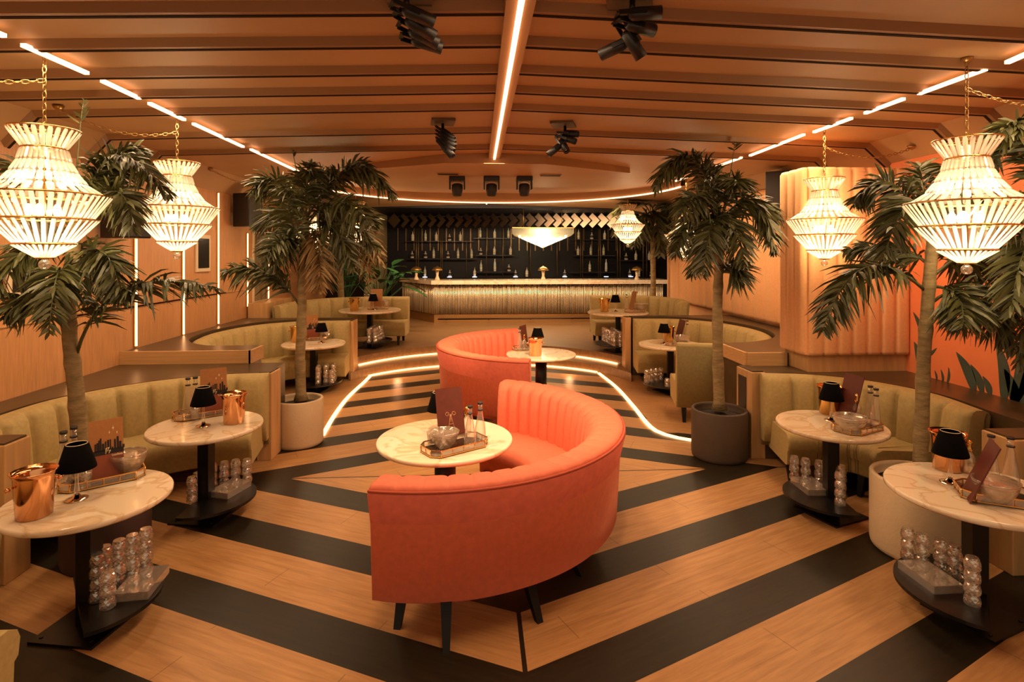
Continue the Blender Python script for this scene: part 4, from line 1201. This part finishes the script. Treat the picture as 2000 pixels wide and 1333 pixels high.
# back bar
bb = thing('back_bar_shelving', 'dark back bar of gold posts and glass shelves along the rear wall', 'shelving', (1.3, 17.1, .28))
def bx(px): return aty(px, 495, 17.06).x - 1.3
def bz(py): return H - (py - PY) / F * 17.1 - .28
MB().box((.2, .06, .5), (8.2, .36, .98)).build('counter', SCREEN, bb)
for px in (813, 817, 861, 864, 911, 950, 982, 1036, 1088, 1134, 1138, 1169, 1173, 1206, 1211, 1256, 1263, 1297):
    MB().lathe([(.014, .99), (.014, bz(447))], (bx(px), -.05, 0), 8).build('post', POSTG, bb)
m = MB()
for i in range(34): m.box((bx(775 + i * 16), .2, (bz(490) + bz(446)) / 2), (.035, .03, bz(446) - bz(490)))
m.build('wall_fluting', M('fluting_gold', '#5f4a30', .4, metal=.7), bb)
SHEL = [(792, 925, 471.8), (796, 932, 505.3), (925, 1004, 465.8), (930, 1006, 498.8), (930, 1004, 531), (1116, 1200, 468.3), (1120, 1200, 499.3), (1112, 1200, 531.8), (1208, 1296, 509)]
for (a, b, y) in SHEL: MB().box(((bx(a) + bx(b)) / 2, -.04, bz(y) - .006), (bx(b) - bx(a), .2, .01)).build('shelf', SHELFG, bb)
BOT = [GL('bottle_clear', (.95, .92, .85, 1), .4, .45), GL('bottle_amber', (.85, .6, .3, 1), .35, .45), GL('bottle_green', (.6, .75, .45, 1), .35, .45), GL('bottle_blue', (.6, .75, .95, 1), .45, .45)]
BLAB = M('bottle_label', '#cdbb98', .6); BLAB2 = M('bottle_label_dark', '#2a1f18', .6)
kinds = {}
def shelf_bottle(px, py, kind, label, s=1.0, grp='bottles on the back bar'):
    p = aty(px, py, 17.06); z = H - (py - PY) / F * 17.1 + .001
    if kind not in kinds:
        t = thing('liquor_bottle', label, 'bottle', (p.x, p.y, z), 0, grp)
        pr = [[(.04, 0), (.043, .01), (.043, .17), (.017, .21), (.015, .28)], [(.05, 0), (.055, .02), (.05, .12), (.016, .16), (.015, .24)], [(.036, 0), (.038, .01), (.038, .2), (.014, .25), (.013, .32)], [(.036, 0), (.04, .02), (.036, .25), (.016, .31), (.014, .36)]][kind]
        MB().lathe(pr, n=14).build('glass', BOT[kind], t)
        h_ = pr[-1][1]; MB().lathe([(.018, h_ - .03), (.018, h_ + .015)], n=10).build('cap', (GOLDDIM, BLACKPL, BRASS, BLAB)[kind], t)
        MB().lathe([(pr[1][0] + .001, .05), (pr[1][0] + .001, .12)], n=14).build('label', (BLAB, BLAB2, BLAB, BLAB)[kind], t)
        kinds[kind] = t
    else: t = copy_tree(kinds[kind], (p.x, p.y, z), RND.uniform(0, 6), label, grp)
    return t
G = [('top left shelf', [(806, 0), (831, 2), (852, 0), (878, 1), (899, 0)], 471), ('second left shelf', [(805, 1), (831, 1), (847, 2), (875, 1), (894.5, 2), (921, 2)], 504.5),
     ('left back counter', [(830, 2), (878.5, 1), (927, 0)], 541), ('top middle shelf', [(938, 2), (966, 0), (993, 2)], 465), ('second middle shelf', [(939, 1), (965.5, 0), (997, 0)], 498), ('third middle shelf', [(939.5, 2), (966.5, 3), (994, 1)], 530.2),
     ('top right shelf', [(1130, 2), (1156, 1), (1181, 0)], 467.5), ('second right shelf', [(1129, 0), (1154, 2), (1179, 2)], 498.5), ('third right shelf', [(1152, 2), (1184, 3)], 531),
     ('far right shelf', [(1223, 1), (1242, 0), (1268, 0), (1288, 1)], 508.2), ('right back counter', [(1007, 1), (1029, 0), (1103, 1), (1230, 1), (1248, 0), (1272, 1)], 541)]
NTH = ['first', 'second', 'third', 'fourth', 'fifth', 'sixth']
for nm, L, py in G:
    for i, (px, kd) in enumerate(L):
        shelf_bottle(px, py, kd, '%s bottle, %s from the left on the %s behind the bar' % (('squat clear', 'round amber', 'slim green', 'tall blue')[kd], NTH[i], nm))
# bottle lights that glow on the back counter
for i, px in enumerate((830, 878, 927, 1007, 1103, 1184, 1232)):
    p = aty(px, 541, 16.98); o = MB().lathe([(.07, 0), (.07, .018)], n=14).build('glow_stand', EM('stand_glow', (.75, .8, 1, 1), 2.2) if i == 0 else bpy.data.materials['stand_glow'], None, 0, (p.x, p.y, 1.277))
    tag(o, 'small glowing bottle stand on the back counter, %s from the left' % (NTH + ['seventh'])[i], 'stand', 'glowing stands on the back counter')
# mirrored tiles over the back bar
for i in range(26):
    px = 770 + i * 17.6; p = aty(px, 431, 15.9)
    o = MB().box((0, 0, 0), (.30, .012, .30), 0, Matrix.Rotation(radians(-25), 3, 'Z') @ Matrix.Rotation(radians(45), 3, 'Y')).build('mirror_tile', MIRTILE, None, 0, p)
    tag(o, 'tilted square mirror tile in the row above the back bar', 'mirror tile', 'mirror tiles above the back bar')
# long bar chandelier
p = pt(1060, 487, 14.6)
t = thing('bar_chandelier', 'wide glowing crystal fringe chandelier hanging over the bar', 'chandelier', (p.x, p.y, p.z))
m = MB(); m2 = MB(); W_ = .78
for row, yy in ((0, -.16), (1, .16)):
    for i in range(64):
        x = -W_ + 2 * W_ * i / 63
        m2.bar((x, yy, .40), (x, yy, .54), .02, .012, (0, 1, 0))
        f = 1 - abs(x) / W_
        m.bar((x, yy * .95, .41), (x * .9, yy * (.9 - .8 * f), .34 - .31 * f), .02, .014, (0, 1, 0), .2)
for s in (-1, 1):
    for i in range(10):
        yy = -.16 + .32 * i / 9; m2.bar((s * W_, yy, .40), (s * W_, yy, .54), .02, .012, (1, 0, 0))
m2.build('top_fringe', CRYST, t); m.build('drop_fringe', CRYST, t)
m = MB()
for i in range(9): MB().ball((-.6 + .15 * i, 0, .33 - .12 * (1 - abs(i - 4) / 4)), .035, 8, 6).build('bulb', BARGLOW, t)
MB().box((0, 0, .55), (1.6, .36, .02)).lathe([(.01, .55), (.01, 1.04)], (-.5, 0, 0), 6).lathe([(.01, .55), (.01, 1.04)], (.5, 0, 0), 6).build('frame', GOLDDIM, t)
area('bar_lamp_down', (p.x, p.y, p.z + .3), (0, 0, 0), 1.3, .2, 40, (1, .8, .5))
point('bar_lamp_core', (p.x, p.y, p.z + .33), 25, (1, .82, .52), .08)
point('bar_lamp_glow', (p.x, p.y + .35, p.z + .3), 50, (1, .78, .45), .1)

# ---------------------------------------------------------------- ceiling fixtures
def spot_head(t, a, d, L=.17, r=.042, name='spotlight_head'):
    a = Vector(a); d = Vector(d).normalized()
    R = d.to_track_quat('Z', 'Y').to_matrix()
    h = MB().lathe([(r * .55, -.02), (r * .95, 0), (r, .03), (r, L), (r * .85, L), (r * .8, L - .02), (.0001, L - .02)], a, 18, True, R).build(name, BLACKPL, t)
    MB().lathe([(r * .78, L - .018), (.0001, L - .014)], a, 14, True, R).build('lens', CHROME, h)
    s = R @ Vector((1, 0, 0))
    MB().bar(a + s * (r + .006) + d * .06, a + s * (r + .006) - d * .07, .022, .006, s).bar(a - s * (r + .006) + d * .06, a - s * (r + .006) - d * .07, .022, .006, s).bar(a - s * (r + .008) - d * .07, a + s * (r + .008) - d * .07, .006, .022, d).build('yoke', BLACKMETAL, h)
def cluster(px, py, label, dirs, rz=0.2, step=(.0, .10, -.055), s=.72, off=(0, 0)):
    p = ceil_hit(px, py)
    t = thing('spotlight_cluster', label, 'spotlights', (p.x, p.y, zc(p.x)), rz)
    MB().box((0, 0, -.012), (.30 * s, .34 * s, .02)).build('mounting_plate', M('plate_' + str(px), '#5a4128', .5), t)
    n_ = len(dirs)
    P = [Vector((off[0] + step[0] * (i - 1) * s, off[1] + step[1] * (i - 1) * s, -.07 + step[2] * i * s)) for i in range(n_)]
    MB().tube([Vector((P[0].x, P[0].y, -.02))] + P + [P[-1] - Vector((0, 0, .03))], .014, 8).build('drop_bar', BLACKMETAL, t)
    for i, d in enumerate(dirs): spot_head(t, P[i] + Vector((.0, 0, -.02)), d, .19 * s, .045 * s)
    return t
cluster(800, 12, 'cluster of black spotlights on the ceiling at the upper left, aimed right', [(.9, .2, -.25), (.9, .3, -.4), (.95, .2, -.35), (.95, .1, -.2)], .12, (.02, .09, -.03))
cluster(1230, 20, 'cluster of black spotlights on the ceiling at the upper right, aimed several ways', [(.9, .2, .05), (.8, .5, -.1), (.5, .3, -.8), (-.95, .2, -.3)], -.3, (-.02, .09, -.03))
cluster(865, 245, 'cluster of black spotlights on the ceiling at the lower left', [(.5, -.2, -.4), (.6, -.2, -.45), (.6, -.2, -.45), (.5, -.3, -.5), (.5, -.3, -.6)], .12, (.0, -.03, -.055))
cluster(1100, 250, 'cluster of black spotlights on the ceiling at the lower right', [(.6, -.2, -.1), (.6, -.2, -.25), (.3, -.3, -.5), (-.6, -.2, -.5)], -.3, (-.02, -.03, -.06))
def moving_head(px, label):
    p = pt(px, 345, 8.2); t = thing('moving_head_light', label, 'stage light', (p.x, p.y, 3.115), 0, 'moving head lights')
    MB().box((0, 0, -.035), (.23, .2, .07)).build('base', BLACKPL, t, .01)
    m = MB()
    for s in (-1, 1): m.box((s * .105, 0, -.12), (.022, .09, .14))
    m.build('yoke', BLACKPL, t, .006)
    MB().lathe([(.055, -.1), (.078, -.12), (.08, -.2), (.066, -.27), (.05, -.285), (.0001, -.285)], n=20).build('head', SPEAKER, t)
    MB().tube([(.08 * cos(pi * i / 12), -.07, -.13 + .06 * sin(pi * i / 12)) for i in range(13)], .006, 6).build('trim_ring', GOLDDIM, t)
for px, d in ((893, 'left'), (960, 'middle'), (1024, 'right')): moving_head(px, 'black moving head stage light under the bulkhead, %s one of three' % d)
def speaker(p, d, rz, label):
    t = thing('wall_speaker', label, 'speaker', p, rz)
    MB().box((0, 0, 0), d).build('cabinet', BLACKPL, t, .008)
    MB().box((0, -d[1] / 2 - .004, 0), (d[0] - .02, .008, d[2] - .03)).build('grille', SPEAKER, t)
    MB().box((0, d[1] / 2 + .04, 0), (.06, .1, .08)).build('bracket', BLACKMETAL, t)
q = atx(484, 411, XL + .25); speaker(tuple(q), (.28, .3, .5), 1.15, 'black speaker high on the left wall beside the hanging chain')
q = atx(246, 430, XL + .25); speaker(tuple(q), (.3, .3, .36), 1.2, 'black speaker low on the left wall behind the second chandelier')
q = pt(1528, 378, 7.4); speaker((XR - .28, q.y, q.z), (.3, .3, .55), -.55, 'tall black speaker on the padded wall at the right')
def vent(px, py, w_, label):
    p = pt(px, py, 1.115 * F / (PY - py)); t = thing('ceiling_vent', label, 'vent', (p.x, p.y, 3.112))
    MB().box((0, 0, -.004), (w_, .12, .008)).build('frame', CEIL, t)
    m = MB()
    for i in range(4): m.box((0, -.04 + i * .027, -.01), (w_ - .02, .008, .008))
    m.build('slat', BLACKPL, t)
vent(875, 339, .3, 'slim dark vent slot in the bulkhead, left of the stage lights')
vent(1075, 342, .3, 'slim dark vent slot in the bulkhead, right of the stage lights')
p = pt(706, 401, 13.6)
tag(MB().box((0, 0, 0), (.1, .05, .09)).build('alarm_box', REDBOX, None, .005, (p.x, 14.2, 3.095)), 'small red alarm box above the left end of the bar', 'alarm')
# pictures on the left wall
def pic(y0, y1, z0, z1, label, mat, fr):
    t = thing('framed_picture', label, 'picture', (XL, (y0 + y1) / 2, z0))
    MB().box((.012, 0, (z1 - z0) / 2), (.024, y1 - y0, z1 - z0)).build('frame', fr, t, .004)
    MB().box((.026, 0, (z1 - z0) / 2), (.006, y1 - y0 - .1, z1 - z0 - .1)).build('picture', mat, t)
a = atx(8, 585, XL); b = atx(90, 480, XL); pic(a.y, b.y, a.z, b.z, 'cream framed picture on the left wall behind the front palm', SCREEN, FRAMEW)
a = atx(380, 532, XL); b = atx(408, 460, XL); pic(a.y, b.y, a.z, b.z, 'narrow framed dark screen on the left wall between two light strips', SCREEN, FRAMEW)
a = atx(492, 595, XL); b = atx(520, 452, XL); pic(a.y, b.y, a.z, b.z, 'tall mottled panel between the two farthest wall strips', M('mottled_panel', '#7d6a4c', .35, noise=(9, .7), stretch=(1, 1, .3)), FRAMEW)
# padded column on the right
cl = thing('padded_column', 'wide square column padded in orange channels above an oak plinth', 'column', (3.72, 5.75, .838))
MB().box((0, -.22, .09), (1.0, .42, .18)).build('plinth', WOODP, cl)
x0, x1, y0, y1 = -.52, .5, -.44, -.02
o = bulged(resamp([Vector((x0, y0)), Vector((x1, y0))], 7 * 8), [(0, .19), (.0, .17, 0), (.02, .17, 1), (.03, .2, 1), (.03, 1.97, 1), (.01, 2.0, 1), (0, 2.0)], 7, .025, flip=-1).build('channel_padding', CHANNEL, cl)
o = bulged(resamp([Vector((x0, y1)), Vector((x0, y0))], 3 * 8), [(0, .17), (.02, .17, 1), (.03, .2, 1), (.03, 1.97, 1), (.01, 2.0, 1), (0, 2.0)], 3, .025, flip=-1).build('channel_padding', CHANNEL, cl)
MB().box((-.01, -.23, 1.09), (1.02, .40, 1.82)).build('core', CHANNEL, cl)
# painted plants on the orange wall
def leaf_shape(base_, tip, wd, bend=.1, n_=12):
    b = Vector(base_); t_ = Vector(tip); d = t_ - b; s = Vector((-d.y, d.x)).normalized()
    Lp = []; Rp = []
    for i in range(n_ + 1):
        f = i / n_; c = b + d * f + s * bend * sin(pi * f) * d.length; w_ = wd * (sin(pi * (f ** .8)) ** .8 if 0 < f < 1 else .02)
        Lp.append(c + s * w_); Rp.append(c - s * w_)
    return Lp + list(reversed(Rp))
def painted(px0, py0, px1, py1, wd, bend=.08):
    a = atx(px0, py0, XR); b = atx(px1, py1, XR)
    P = leaf_shape((a.y, a.z), (b.y, b.z), wd, bend)
    n_ = len(P); vs = [(XR - .004, p.x, p.y) for p in P] + [(XR, p.x, p.y) for p in P]
    m = MB(); m.add(vs, [tuple(range(n_)), tuple(reversed(range(n_, 2 * n_)))] + [(i, (i + 1) % n_, n_ + (i + 1) % n_, n_ + i) for i in range(n_)])
    m.build('painted_leaf', MLEAF, wr)['kind'] = 'structure'
for a in [(1905, 770, 1868, 688, .05), (1920, 772, 1896, 712, .035), (1960, 790, 1945, 662, .05), (1975, 800, 1995, 640, .06), (1935, 775, 1920, 735, .03), (1985, 800, 1962, 720, .05), (1990, 800, 2010, 700, .06), (1842, 748, 1838, 722, .012), (1850, 750, 1853, 718, .012), (1830, 744, 1826, 724, .01),
          (1800, 735, 1786, 668, .05), (1812, 735, 1806, 700, .03), (1805, 670, 1784, 610, .03), (1795, 700, 1830, 680, .02)]:
    painted(*a)
# spotlights of the clusters, aimed at the coral sofas and tables
spot('spot_centre', (-.35, 2.9, 2.95), (.3, 4.3, .4), 200, 55)
spot('spot_centre_right', (.75, 2.8, 2.95), (.6, 4.6, .5), 120, 50)
spot('spot_rear', (.9, 5.7, 2.8), (.2, 7.6, .4), 330, 60)
spot('spot_rear_left', (-.6, 5.7, 2.8), (-.6, 7.4, .3), 200, 60)
